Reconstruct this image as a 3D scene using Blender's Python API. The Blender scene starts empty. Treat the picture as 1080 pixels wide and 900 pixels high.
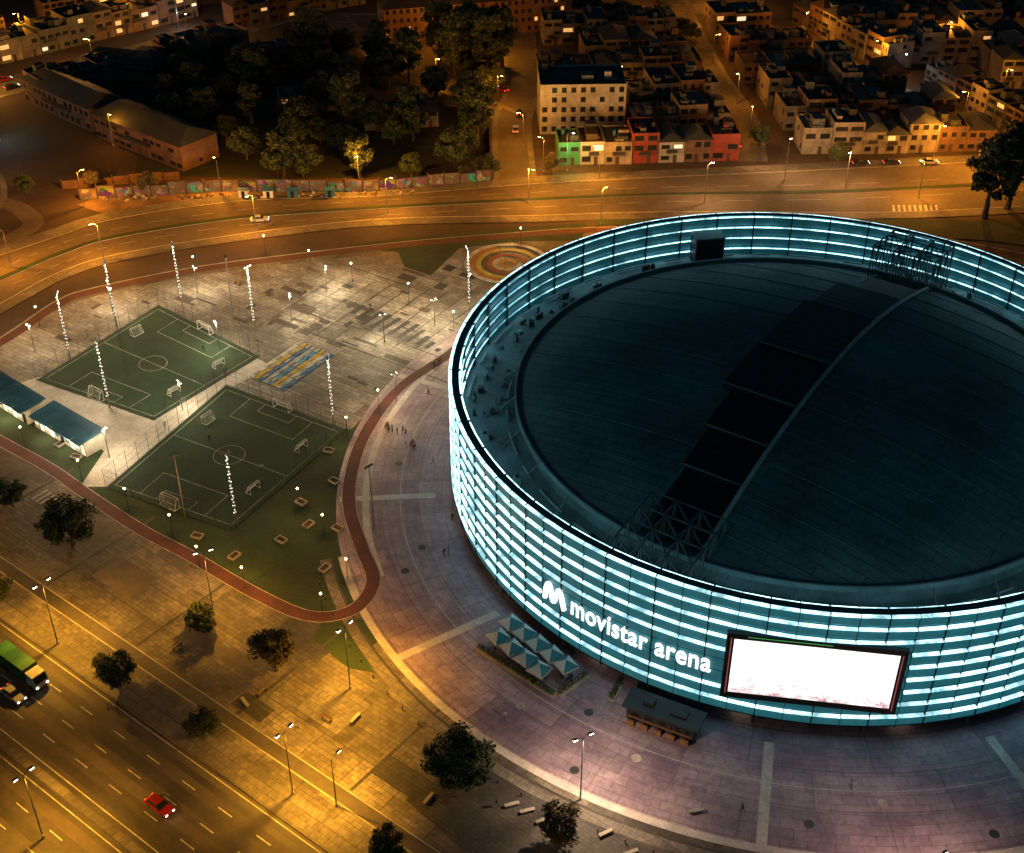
import bpy, math, random
from mathutils import Vector, Matrix
random.seed(7)
sc=bpy.context.scene
sc.view_settings.view_transform='Standard'
sc.view_settings.look='None'
sc.view_settings.exposure=0
R=math.radians
LS=1.0   # global lamp scale

# ------------------------------------------------------------------ materials
def newmat(name):
    m=bpy.data.materials.new(name);m.use_nodes=True
    nt=m.node_tree;b=nt.nodes['Principled BSDF'];return m,nt,b
def noise_fac(nt,vec,scale,detail=6,rough=.6,lo=.3,hi=.7):
    n=nt.nodes.new('ShaderNodeTexNoise');n.inputs['Scale'].default_value=scale
    n.inputs['Detail'].default_value=detail;n.inputs['Roughness'].default_value=rough
    nt.links.new(vec,n.inputs['Vector'])
    r=nt.nodes.new('ShaderNodeMapRange');r.inputs[1].default_value=lo;r.inputs[2].default_value=hi
    nt.links.new(n.outputs[0],r.inputs[0]);return r.outputs[0]
def mixc(nt,fac,a,b,mode='MIX'):
    m=nt.nodes.new('ShaderNodeMix');m.data_type='RGBA';m.blend_type=mode
    for i,x in ((0,fac),(6,a),(7,b)):
        if isinstance(x,(int,float)): m.inputs[i].default_value=x
        elif isinstance(x,tuple): m.inputs[i].default_value=(*x[:3],1)
        else: nt.links.new(x,m.inputs[i])
    return m.outputs[2]
def M(name,col,rough=.8,var=.3,scale=.4,scale2=None,bump=0,metal=0,emis=None,es=0):
    m,nt,b=newmat(name)
    tc=nt.nodes.new('ShaderNodeTexCoord').outputs['Object']
    lo=tuple(c*(1-var) for c in col);hi=tuple(min(1,c*(1+var)) for c in col)
    f=noise_fac(nt,tc,scale)
    c=mixc(nt,f,lo,hi)
    f2=noise_fac(nt,tc,scale2 or scale*9)
    c=mixc(nt,f2,c,mixc(nt,1.0,c,(.68,.68,.68),'MULTIPLY'))
    nt.links.new(c,b.inputs['Base Color'])
    b.inputs['Roughness'].default_value=rough;b.inputs['Metallic'].default_value=metal
    if bump:
        bn=nt.nodes.new('ShaderNodeBump');bn.inputs['Strength'].default_value=bump;bn.inputs['Distance'].default_value=.1
        nt.links.new(f2,bn.inputs['Height']);nt.links.new(bn.outputs[0],b.inputs['Normal'])
    if emis:
        b.inputs['Emission Color'].default_value=(*emis,1);b.inputs['Emission Strength'].default_value=es
        m.cycles.emission_sampling='NONE'
    return m
def E(name,col,es):
    m,nt,b=newmat(name)
    b.inputs['Base Color'].default_value=(.5,.5,.5,1)
    b.inputs['Emission Color'].default_value=(*col,1);b.inputs['Emission Strength'].default_value=es
    m.cycles.emission_sampling='NONE'
    return m
def paver(name,c1,c2,mortar,bw,bh,ang=0,big=(6,6),ms=.04,stain=.5,rough=.75,bigmix=.7,bigdark=(.45,.45,.47)):
    m,nt,b=newmat(name)
    tc=nt.nodes.new('ShaderNodeTexCoord').outputs['Object']
    mp=nt.nodes.new('ShaderNodeMapping');mp.inputs['Rotation'].default_value=(0,0,R(ang))
    nt.links.new(tc,mp.inputs[0])
    def brick(w,h,a,bb,mo,msz,off=.5):
        k=nt.nodes.new('ShaderNodeTexBrick');k.inputs['Scale'].default_value=1
        k.inputs['Brick Width'].default_value=w;k.inputs['Row Height'].default_value=h
        k.inputs['Mortar Size'].default_value=msz;k.inputs['Mortar Smooth'].default_value=.1
        k.offset=off
        for n,v in (('Color1',a),('Color2',bb),('Mortar',mo)): k.inputs[n].default_value=(*v,1)
        nt.links.new(mp.outputs[0],k.inputs[0]);return k
    k1=brick(bw,bh,c1,c2,mortar,ms)
    k2=brick(big[0],big[1],(1,1,1),bigdark,(.5,.5,.5),.12)
    c=mixc(nt,bigmix,k1.outputs[0],k2.outputs[0],'MULTIPLY')
    f=noise_fac(nt,tc,.07,5,.6,.38,.62)
    c=mixc(nt,f,mixc(nt,1.0,c,(1-stain,1-stain,1-stain),'MULTIPLY'),c)
    f=noise_fac(nt,tc,1.1,7,.75,.35,.65)
    c=mixc(nt,f,mixc(nt,1.0,c,(.55,.55,.55),'MULTIPLY'),c)
    nt.links.new(c,b.inputs['Base Color']);b.inputs['Roughness'].default_value=rough
    return m
def polar_paver(name,c1,c2,mortar):
    m,nt,b=newmat(name)
    tc=nt.nodes.new('ShaderNodeTexCoord').outputs['Object']
    sp=nt.nodes.new('ShaderNodeSeparateXYZ');nt.links.new(tc,sp.inputs[0])
    at=nt.nodes.new('ShaderNodeMath');at.operation='ARCTAN2';nt.links.new(sp.outputs[1],at.inputs[0]);nt.links.new(sp.outputs[0],at.inputs[1])
    mu=nt.nodes.new('ShaderNodeMath');mu.operation='MULTIPLY';mu.inputs[1].default_value=70;nt.links.new(at.outputs[0],mu.inputs[0])
    ln=nt.nodes.new('ShaderNodeVectorMath');ln.operation='LENGTH';nt.links.new(tc,ln.inputs[0])
    cb=nt.nodes.new('ShaderNodeCombineXYZ');nt.links.new(mu.outputs[0],cb.inputs[0]);nt.links.new(ln.outputs['Value'],cb.inputs[1])
    def brick(w,h,a,bb,mo,msz):
        k=nt.nodes.new('ShaderNodeTexBrick');k.inputs['Scale'].default_value=1
        k.inputs['Brick Width'].default_value=w;k.inputs['Row Height'].default_value=h;k.inputs['Mortar Size'].default_value=msz
        for n,v in (('Color1',a),('Color2',bb),('Mortar',mo)): k.inputs[n].default_value=(*v,1)
        nt.links.new(cb.outputs[0],k.inputs[0]);return k.outputs[0]
    a=brick(3.2,1.6,c1,c2,mortar,.035)
    g=brick(18.3,6.5,(1,.95,.97),(.5,.5,.6),(.4,.4,.4),.12)
    c=mixc(nt,.85,a,g,'MULTIPLY')
    f=noise_fac(nt,tc,.10,6,.65,.38,.62);c=mixc(nt,f,mixc(nt,1.0,c,(.55,.5,.58),'MULTIPLY'),c)
    f=noise_fac(nt,tc,1.4,7,.75,.35,.65);c=mixc(nt,f,mixc(nt,1.0,c,(.6,.6,.6),'MULTIPLY'),c)
    nt.links.new(c,b.inputs['Base Color']);b.inputs['Roughness'].default_value=.55
    return m

m_dirt=M('dirt',(.050,.032,.021),.95,.55,.05,.9,.3)
m_grass=M('grass',(.020,.040,.012),.95,.55,.08,1.6,.5)
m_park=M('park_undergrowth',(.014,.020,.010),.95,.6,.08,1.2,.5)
m_asph=M('asphalt',(.066,.056,.046),.8,.4,.05,1.0,.15)
m_asph2=M('road_asphalt_worn',(.10,.080,.060),.85,.45,.05,.7,.2)
m_side=paver('sidewalk_concrete',(.25,.22,.18),(.19,.17,.145),(.1,.09,.08),1.2,1.2,37.8,(6,3),.04,.45)
m_splaza=paver('south_plaza_pavers',(.27,.235,.18),(.16,.135,.105),(.09,.08,.065),1.5,.75,37.8,(7.5,5.2),.04,.6,bigmix=.9,bigdark=(.38,.36,.33))
m_dpave=paver('dark_pavers',(.09,.08,.07),(.06,.055,.05),(.03,.03,.03),1.2,.6,37.8,(5,3),.04,.5)
m_nplaza=paver('north_plaza_slabs',(.42,.385,.34),(.26,.24,.215),(.11,.10,.09),2.0,1.0,33,(8,3.6),.05,.5,bigmix=.85,bigdark=(.42,.42,.42))
m_aplaza=polar_paver('arena_plaza_pavers',(.47,.36,.39),(.34,.265,.305),(.15,.12,.13))
m_band=M('pale_concrete_band',(.42,.39,.37),.7,.25,.3,2.5)
m_kerb=M('kerb_concrete',(.31,.29,.25),.8,.3,.5,3)
m_track=M('red_track',(.075,.020,.016),.85,.35,.2,1.5)
m_white=M('white_paint',(.65,.65,.63),.6,.15,.6,3)
m_wpaint=M('worn_white_paint',(.42,.41,.37),.7,.5,.6,3)
m_turf=M('pitch_turf',(.010,.036,.017),.95,.4,.12,2.5,.2)
m_metal=M('galvanised_metal',(.20,.21,.22),.5,.15,.5,4,0,.6)
m_dmetal=M('dark_metal',(.04,.045,.05),.5,.2,.5,4,0,.5)
m_bark=M('bark',(.06,.045,.03),.95,.3,1,6,.5)
m_glass=M('dark_glass',(.015,.018,.022),.15,.1,1,3)
m_rubber=M('rubber',(.02,.02,.02),.8,.1,1,3)
m_roofd=M('dark_roofing',(.026,.032,.034),.8,.5,.12,1.5)
m_roofr=M('clay_tile_roof',(.05,.03,.02),.85,.4,.2,2.5)
m_roofz=M('zinc_roof',(.065,.07,.07),.6,.45,.15,1.5)
m_truss=M('truss_steel',(.10,.13,.14),.5,.3,.4,2)
m_skin=M('skin',(.35,.2,.14),.6,.1,5,20)
m_hair=M('hair',(.02,.015,.012),.7,.1,5,20)

def leafmat(name,col):
    m,nt,b=newmat(name)
    g=nt.nodes.new('ShaderNodeNewGeometry')
    r=nt.nodes.new('ShaderNodeValToRGB')
    r.color_ramp.elements[0].color=(col[0]*.4,col[1]*.4,col[2]*.4,1)
    r.color_ramp.elements[1].color=(col[0]*1.5,col[1]*1.5,col[2]*1.4,1)
    nt.links.new(g.outputs['Random Per Island'],r.inputs[0]);nt.links.new(r.outputs[0],b.inputs['Base Color'])
    b.inputs['Roughness'].default_value=.7;return m
m_leaf=leafmat('leaves',(.050,.072,.022))
m_leaf2=leafmat('leaves_dry',(.075,.062,.026))
m_leaf3=leafmat('leaves_park',(.028,.044,.016))

# emissive
e_sod=E('sodium_bulb',(1,.60,.20),26)
e_warm=E('warm_white_bulb',(1,.8,.5),26)
e_cool=E('cool_white_bulb',(.75,.9,1),34)
e_led=E('led_mast_bead',(1,.92,.75),3.0)
e_win=E('lit_window',(1,.50,.15),.8)
e_win2=E('lit_window_pale',(1,.80,.5),1.0)
e_red=E('tail_light',(1,.04,.02),6)
e_head=E('head_light',(1,.92,.7),10)

# ------------------------------------------------------------------ mesh builder
class MB:
    def __init__(s): s.v=[];s.f=[];s.m=[];s.mats=[]
    def mi(s,mat):
        if mat not in s.mats: s.mats.append(mat)
        return s.mats.index(mat)
    def poly(s,pts,mat):
        n=len(s.v);s.v+= [tuple(p) for p in pts];s.f.append(tuple(range(n,n+len(pts))));s.m.append(s.mi(mat))
    def faces(s,pts,fs,mat):
        n=len(s.v);s.v+=[tuple(p) for p in pts];k=s.mi(mat)
        for f in fs: s.f.append(tuple(n+i for i in f));s.m.append(k)
    def box(s,x0,x1,y0,y1,z0,z1,mat,T=None,bottom=True):
        p=[(x0,y0,z0),(x1,y0,z0),(x1,y1,z0),(x0,y1,z0),(x0,y0,z1),(x1,y0,z1),(x1,y1,z1),(x0,y1,z1)]
        if T: p=[T@Vector(q) for q in p]
        fs=[(4,5,6,7),(0,1,5,4),(1,2,6,5),(2,3,7,6),(3,0,4,7)]
        if bottom: fs.append((3,2,1,0))
        s.faces(p,fs,mat)
    def cyl(s,p0,p1,r0,r1,mat,n=8,cap=True):
        p0=Vector(p0);p1=Vector(p1);d=(p1-p0)
        if d.length<1e-6: return
        d.normalize();a=d.orthogonal().normalized();b=d.cross(a)
        pts=[];
        for i in range(n):
            t=2*math.pi*i/n;w=a*math.cos(t)+b*math.sin(t)
            pts.append(p0+w*r0);pts.append(p1+w*r1)
        fs=[(2*i,2*((i+1)%n),2*((i+1)%n)+1,2*i+1) for i in range(n)]
        if cap:
            fs.append(tuple(2*i for i in reversed(range(n))));fs.append(tuple(2*i+1 for i in range(n)))
        s.faces(pts,fs,mat)
    def slab(s,poly,z0,z1,mat,smat=None):
        n=len(poly)
        s.poly([(x,y,z1) for x,y in poly],mat)
        for i in range(n):
            a=poly[i];b=poly[(i+1)%n]
            s.poly([(a[0],a[1],z0),(b[0],b[1],z0),(b[0],b[1],z1),(a[0],a[1],z1)],smat or mat)
    def prism(s,prof,y0,y1,mat,inset=0,T=None):
        n=len(prof)
        a=[(x,y0,z) for x,z in prof];b=[(x,y1,z) for x,z in prof]
        if inset:
            zm=max(p[1] for p in prof);zn=min(p[1] for p in prof)
            a=[(x,y0+inset*(z-zn)/(zm-zn),z) for x,y,z in a];b=[(x,y1-inset*(z-zn)/(zm-zn),z) for x,y,z in b]
        pts=a+b
        if T: pts=[T@Vector(q) for q in pts]
        fs=[tuple(range(n)),tuple(reversed(range(n,2*n)))]+[(i,i+n,(i+1)%n+n,(i+1)%n) for i in range(n)]
        s.faces(pts,fs,mat)
    def mesh(s,name):
        me=bpy.data.meshes.new(name);me.from_pydata(s.v,[],s.f)
        for m in s.mats: me.materials.append(m)
        me.polygons.foreach_set('material_index',s.m);me.update();return me
    def obj(s,name,loc=(0,0,0),rz=0,parent=None):
        return place(s.mesh(name),name,loc,rz,parent)
def place(me,name,loc=(0,0,0),rz=0,parent=None,scale=None):
    o=bpy.data.objects.new(name,me);sc.collection.objects.link(o)
    o.location=loc;o.rotation_euler=(0,0,rz)
    if scale: o.scale=scale
    if parent: o.parent=parent
    return o
def empty(name,loc=(0,0,0),rz=0):
    o=bpy.data.objects.new(name,None);sc.collection.objects.link(o);o.location=loc;o.rotation_euler=(0,0,rz)
    o.empty_display_size=.5;return o
def light(kind,name,loc,col,power,parent=None,rad=.25,rot=None,spot=None):
    l=bpy.data.lights.new(name,kind);l.color=col;l.energy=power*LS;l.shadow_soft_size=rad
    if kind=='SPOT': l.spot_size=R(spot);l.spot_blend=.9
    o=bpy.data.objects.new(name,l);sc.collection.objects.link(o);o.location=loc
    if rot: o.rotation_euler=rot
    if parent: o.parent=parent
    return o
def smooth(pts,k=6):
    out=[];n=len(pts)
    P=[Vector(p) for p in pts]
    for i in range(n-1):
        p0=P[max(i-1,0)];p1=P[i];p2=P[i+1];p3=P[min(i+2,n-1)]
        for j in range(k):
            t=j/k
            out.append(.5*((2*p1)+(-p0+p2)*t+(2*p0-5*p1+4*p2-p3)*t*t+(-p0+3*p1-3*p2+p3)*t**3))
    out.append(P[-1]);return out
def ribbon_pts(pts,w,off=0,k=6):
    S=smooth(pts,k);L=[];Rr=[]
    for i,p in enumerate(S):
        d=(S[min(i+1,len(S)-1)]-S[max(i-1,0)]).normalized();n=Vector((-d.y,d.x))
        L.append(p+n*(off+w/2));Rr.append(p+n*(off-w/2))
    return L,Rr
def ribbon(mb,pts,w,z,mat,off=0,k=6,dash=None):
    L,Rr=ribbon_pts(pts,w,off,k)
    for i in range(len(L)-1):
        if dash and (i%dash[1])>=dash[0]: continue
        mb.poly([(Rr[i].x,Rr[i].y,z),(Rr[i+1].x,Rr[i+1].y,z),(L[i+1].x,L[i+1].y,z),(L[i].x,L[i].y,z)],mat)
def area(name,poly,z,mat):
    mb=MB();mb.poly([(x,y,z) for x,y in poly],mat);return mb.obj(name)
def rnd_in(a,b): return random.uniform(a,b)

# highway frame
HD=Vector((.79,-.613)).normalized();HN=Vector((-HD.y,HD.x))
HA=math.atan2(HD.y,HD.x)
def P(u,n): q=HD*u+HN*n;return (q.x,q.y)

# ------------------------------------------------------------------ world
w=bpy.data.worlds.new("World");sc.world=w;w.use_nodes=True
nt=w.node_tree;bg=nt.nodes['Background']
sky=nt.nodes.new('ShaderNodeTexSky');sky.sky_type='NISHITA';sky.sun_disc=False
sky.sun_elevation=R(12);sky.sun_rotation=R(200)
c=mixc(nt,1.0,sky.outputs[0],(.22,.85,1.0),'MULTIPLY')
nt.links.new(c,bg.inputs[0]);bg.inputs[1].default_value=.0125
ml=light('SUN','moon',(0,0,300),(.35,.85,1),1)
ml.data.energy=.035;ml.data.angle=R(2);ml.rotation_euler=(R(52),0,R(-60))

# ------------------------------------------------------------------ camera
cam=bpy.data.cameras.new('camera');co=bpy.data.objects.new('camera',cam);sc.collection.objects.link(co)
co.location=(0,0,140);co.rotation_euler=(R(55),0,0);cam.lens=36*1390/1080;cam.clip_start=1;cam.clip_end=6000;sc.camera=co

# ------------------------------------------------------------------ ground & roads
mb=MB();mb.poly([(-3000,-1500,0),(3000,-1500,0),(3000,4000,0),(-3000,4000,0)],m_dirt);mb.obj('ground')
mb=MB();mb.poly([(*P(-500,38),.02),(*P(400,38),.02),(*P(400,69.2),.02),(*P(-500,69.2),.02)],m_asph);mb.obj('highway')
mb=MB()
def dashes(n,ln=2.6):
    u=-330
    while u<100:
        mb.poly([(*P(u,n-.08),.026),(*P(u+ln,n-.08),.026),(*P(u+ln,n+.08),.026),(*P(u,n+.08),.026)],m_wpaint);u+=7.2
for n in (65.6,62.4,59.2,49.8,46.4): dashes(n)
for n in (68.7,56.1,53.2,41):
    mb.poly([(*P(-400,n-.08),.026),(*P(200,n-.08),.026),(*P(200,n+.08),.026),(*P(-400,n+.08),.026)],m_wpaint)
mb.obj('highway_lane_markings')
mb=MB()
m_tyre=M('tyre_worn_asphalt',(.048,.042,.036),.7,.5,.08,1.2)
for n,wd in ((67.2,.5),(64.0,.9),(60.8,.8),(57.6,.7),(51.5,.8),(48,.8)):
    mb.poly([(*P(-400,n-wd),.0235),(*P(200,n-wd),.0235),(*P(200,n+wd),.0235),(*P(-400,n+wd),.0235)],m_asph2 if n in (60.8,51.5) else m_tyre)
mb.obj('lane_wear')
mb=MB();mb.slab([P(-500,53.9),P(300,53.9),P(300,55.3),P(-500,55.3)],0,.16,m_side);mb.obj('highway_median')
mb=MB();mb.slab([P(-500,20),P(300,20),P(300,38),P(-500,38)],0,.13,m_side,m_kerb);mb.obj('far_sidewalk')

trackN=[(-125,205),(-112,222),(-105,232),(-98,247),(-91,253),(-72,262),(-52,268),(-24,275),(4,280),(18,282),(45,283),(90,280),(130,262)]
track=[(-125,222),(-108,206),(-93,195),(-82,187),(-74,180),(-62,170),(-52,163),(-40,154),(-31,149),(-24.5,150.5),(-22,157),(-24.5,165),(-27.5,175),(-28.3,185),(-26.8,198),(-21.5,213),(-12,226),(-2,243),(14,256)]
nb=[(p.x,p.y) for p in smooth(trackN,4)]
mb=MB();mb.slab([P(-220,69.3),P(160,69.3),(260,120),(200,240)]+nb[::-1],0,.12,m_splaza,m_kerb);mb.obj('south_plaza_pavement')
mb=MB();mb.poly([(*P(-210,69.45),.127),(*P(150,69.45),.127),(*P(150,73.4),.127),(*P(-210,73.4),.127)],m_side);mb.obj('sidewalk')
mb=MB();mb.poly([(*P(-200,75.8),.128),(*P(150,75.8),.128),(*P(150,77.8),.128),(*P(-200,77.8),.128)],m_asph)
for n in (75.7,77.9): mb.poly([(*P(-200,n-.1),.133),(*P(150,n-.1),.133),(*P(150,n+.1),.133),(*P(-200,n+.1),.133)],m_kerb)
mb.obj('bike_path')
mb=MB()
for i,(u,n,a,b) in enumerate([(-150,84,9,6),(-138,92,8,5),(-128,84,12,3),(-118,92,10,6),(-104,84,8,7),(-96,94,8,5),(-128,103,10,4),(-150,100,8,4),(-165,88,9,6),(-88,82,10,4),(-82,92,6,6),(-112,79,6,3),(-140,79,5,3),(-160,79,8,4)]):
    mb.poly([(*P(u,n),.129+i*.0003),(*P(u+a,n),.129+i*.0003),(*P(u+a,n+b),.129+i*.0003),(*P(u,n+b),.129+i*.0003)],random.choice([m_side,m_asph2,m_dpave]))
for i in range(26):
    u=-176+i*3.0;
    if i%4!=3: mb.poly([(*P(u,86.3),.137),(*P(u+1.6,86.3),.137),(*P(u+1.6,86.8),.137),(*P(u,86.8),.137)],m_side)
for i in range(7):
    mb.poly([(*P(-174.5+i*1.1,90.2),.139),(*P(-174+i*1.1,90.2),.139),(*P(-174+i*1.1,93.4),.139),(*P(-174.5+i*1.1,93.4),.139)],m_kerb)
for k in range(5):
    u=-176+k*22;mb.poly([(*P(u,78.2),.1385),(*P(u+.5,78.2),.1385),(*P(u+.5,100),.1385),(*P(u,100),.1385)],m_dpave)
mb.obj('plaza_paving_panels')

tr=[(p.x,p.y) for p in smooth(track[2:16],5)]
area('grass_field',tr+[(-32,200),(-55,213),(-60,208),(-73,196),(-92,212),(-99,205)],.134,m_grass)
area('grass_verge',[(-29,148),(-23,148.5),(-19,145),(-22,141),(-20,137),(-24,138),(-30,144)],.134,m_grass)
area('planting_bed',[(-6,121),(0,117),(8,112),(18,106),(8,100),(-6,106),(-14,114)],.134,m_dpave)
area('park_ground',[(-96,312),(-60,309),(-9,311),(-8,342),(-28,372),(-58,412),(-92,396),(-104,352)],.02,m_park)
area('north_plaza',[(-112,222),(-101,236),(-95,245),(-88,250),(-72,257.5),(-52,263),(-24,270),(0,274),(10,262),(-4,244),(-15,226),(-24,212),(-29.5,199),(-32,199),(-55,213),(-60,206),(-73,195),(-91,209),(-99,206)],.138,m_nplaza)
area('grass_strip',[(-38,272.5),(-24,276.5),(4,282),(18,284),(16,275),(2,274.5),(-12,271),(-18,258),(-24,262),(-26,269)],.142,m_grass)
area('pitch_path',[(-98,213),(-91,217.5),(-66.5,204),(-52,224.5),(-47.5,220.5),(-55,212.3),(-70,181.5),(-75,181.5),(-73.5,192)],.146,m_band)
mb=MB()
ndir=Vector((math.cos(R(-33)),math.sin(R(-33))));nn=Vector((-ndir.y,ndir.x))
def Nq(c,a,b,z,mat):
    c=Vector(c);mb.poly([(*(c+ndir*x+nn*y),z) for x,y in ((-a/2,-b/2),(a/2,-b/2),(a/2,b/2),(-a/2,b/2))],mat)
cnt=0
for i in range(150):
    cx=random.uniform(-92,-8);cy=random.uniform(206,266)
    if cy>262+cx*.24+4 or (cx-48.7)**2+(cy-183.4)**2<79**2: continue
    if (cx+40)*.75+(cy-216)*1.0<4 and cy<225: continue
    q=Vector((cx+71.5,cy-221.5));
    if abs(q.dot(ndir))<17 and abs(q.dot(nn))<17: continue
    cnt+=1;Nq((cx,cy),random.choice([1.2,2.4,4,6]),random.choice([.6,.9,1.6,2.6]),.144+cnt*.0003,random.choice([m_dpave,m_roofd,m_asph,m_dpave]))
for i in range(9): Nq((-46+i*4.2,246-i*1.0),.22,26,.19,m_dpave)
for i in range(5): Nq((-30,226+i*8),42-i*4,.22,.193,m_dpave)
for r in range(5):
    for i in range(9): Nq((-31+i*2.0-r*1.2,228-i*1.3+r*2.4+9),1.1,1.3,.196,m_roofd)
mb.obj('plaza_inlay_slabs')

AC=Vector((48.7,183.4,0))
def pol(a,r): return (AC.x+r*math.cos(R(a)),AC.y+r*math.sin(R(a)))
def lpol(a,r,z): return (r*math.cos(R(a)),r*math.sin(R(a)),z)
mb=MB()
N=144
for i in range(N):
    a=i*360/N;b=(i+1)*360/N
    mb.poly([lpol(a,52,.15),lpol(a,79,.15),lpol(b,79,.15),lpol(b,52,.15)],m_aplaza)
mb.obj('arena_plaza',AC)
mb=MB()
for i in range(N):
    a=i*360/N;b=(i+1)*360/N
    if a>=195:
        mb.poly([lpol(a,78.4,.156),lpol(a,79.6,.156),lpol(b,79.6,.156),lpol(b,78.4,.156)],m_band)
        mb.poly([lpol(a,80.6,.156),lpol(a,81.0,.156),lpol(b,81.0,.156),lpol(b,80.6,.156)],m_dpave)
        mb.poly([lpol(a,81.0,.157),lpol(a,82.6,.157),lpol(b,82.6,.157),lpol(b,81.0,.157)],m_side)
    if 130<a<200: mb.poly([lpol(a,73.4,.156),lpol(a,74.6,.156),lpol(b,74.6,.156),lpol(b,73.4,.156)],m_band)
    mb.poly([lpol(a,68.0,.157),lpol(a,68.13,.157),lpol(b,68.13,.157),lpol(b,68.0,.157)],m_band)
for a in (154.5,184,213.5,257.5,286.5,316):
    da=R(a);d=Vector((math.cos(da),math.sin(da),0));n=Vector((-d.y,d.x,0))
    r0=61 if a!=184 else 62
    mb.poly([d*r0+n*-.7+Vector((0,0,.162)),d*78.4+n*-.7+Vector((0,0,.162)),d*78.4+n*.7+Vector((0,0,.162)),d*r0+n*.7+Vector((0,0,.162))],m_band)
mb.obj('plaza_stone_bands',AC)
mb=MB()
for (a,r) in [(235,66),(243,70),(238,76),(262,74),(270,70),(280,76),(228,71),(200,70),(196,66),(176,69),(248,64)]:
    x,y,_=lpol(a,r,0);pts=[(x+.7*math.cos(t*.5236),y+.7*math.sin(t*.5236),.166) for t in range(12)]
    mb.poly(pts,m_dmetal if (a%3) else m_kerb)
mb.obj('plaza_floor_grates',AC)

mb=MB();ribbon(mb,track,2.5,.170,m_track,k=8)
ribbon(mb,track,.10,.176,m_wpaint,off=1.15,k=8);ribbon(mb,track,.10,.176,m_wpaint,off=-1.15,k=8)
mb.obj('running_track')
mb=MB();ribbon(mb,trackN,2.4,.150,m_track,off=-2.0,k=8);ribbon(mb,trackN,.3,.156,m_kerb,off=-.5,k=8)
mb.obj('running_track')

low=[(-190,150),(-150,190),(-122,225),(-109,246),(-101,259),(-90,268),(-64,278),(-32,286),(5,288),(37,290),(94,290),(150,296),(260,305)]
up=[(-230,190),(-175,228),(-135,252),(-116,268),(-106,277),(-95,286),(-67,296),(-33,299),(5,306),(38,310),(75,314),(134,321),(260,335)]
sl=[(p.x,p.y) for p in smooth(low,5)];su=[(p.x,p.y) for p in smooth(up,5)]
mb=MB()
for i in range(len(sl)-1):
    mb.poly([(*sl[i],.02),(*sl[i+1],.02),(*su[i+1],.02),(*su[i],.02)],m_asph2)
mb.obj('north_road')
mid=[((a[0]+b[0])/2,(a[1]+b[1])/2) for a,b in zip(low,up)]
mb=MB();L,Rr=ribbon_pts(mid,1.6,0,5)
for i in range(len(L)-1):
    a,b,c_,d=Rr[i],Rr[i+1],L[i+1],L[i]
    mb.slab([(a.x,a.y),(b.x,b.y),(c_.x,c_.y),(d.x,d.y)],0,.15,m_grass,m_kerb)
mb.obj('road_median')
mb=MB()
ribbon(mb,low,.5,.14,m_kerb,off=0);ribbon(mb,up,.5,.14,m_kerb,off=0)
ribbon(mb,up,4,.13,m_side,off=2.4);ribbon(mb,low,3,.13,m_side,off=-1.9)
mb.obj('road_kerbs')
mb=MB()
ribbon(mb,mid,.12,.028,m_wpaint,off=4.2,dash=(2,4),k=12);ribbon(mb,mid,.12,.028,m_wpaint,off=-4.2,dash=(2,4),k=12)
for i in range(9): mb.poly([(92+i*1.3,290.5,.03),(92.6+i*1.3,290.5,.03),(93.2+i*1.3,294,.03),(92.6+i*1.3,294,.03)],m_wpaint)
mb.obj('road_markings')
area('bare_earth',[(-60,300),(-20,302),(-5,306),(-5,309),(-100,301),(-106,294),(-98,289)],.05,M('bare_earth',(.14,.085,.05),.95,.6,.15,1.2,.4))
area('grass_verge',[(20,286),(94,286),(130,284),(150,262),(110,275),(50,282),(20,283)],.135,m_grass)

streets=[([(1,306),(0,346),(3,372),(2,430),(4,480)],8),([(-1,350),(-20,375),(-42,402),(-60,440)],6),
 ([(50,480),(66,450),(82,424),(106,380),(131,320)],8),([(-190,338),(-150,372),(-97,420),(-50,465)],12),
 ([(-190,392),(-150,418),(-112,450)],7),([(-60,436),(0,438),(60,446),(75,440)],7),([(62,320),(64,350),(60,385),(56,455)],6),
 ([(112,362),(160,364),(230,368)],6),([(96,402),(150,408),(230,412)],6),([(-145,250),(-128,290),(-140,320),(-160,350)],6),([(2,365),(30,367),(60,369)],5)]
mb=MB()
for i,(p,wd) in enumerate(streets): ribbon(mb,p,wd,.03+.005*i,m_asph2,k=5)
mb.obj('city_streets')
mb=MB()
for i,(p,wd) in enumerate(streets):
    ribbon(mb,p,1.5,.10+.003*i,m_side,off=wd/2+.7,k=5);ribbon(mb,p,1.5,.10+.003*i,m_side,off=-wd/2-.7,k=5)
mb.obj('city_pavements')
mb=MB();ribbon(mb,[(-150,300),(-126,296),(-116,288),(-114,281),(-122,268)],5,.045,m_asph2,k=6);mb.obj('access_ramp')

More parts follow.
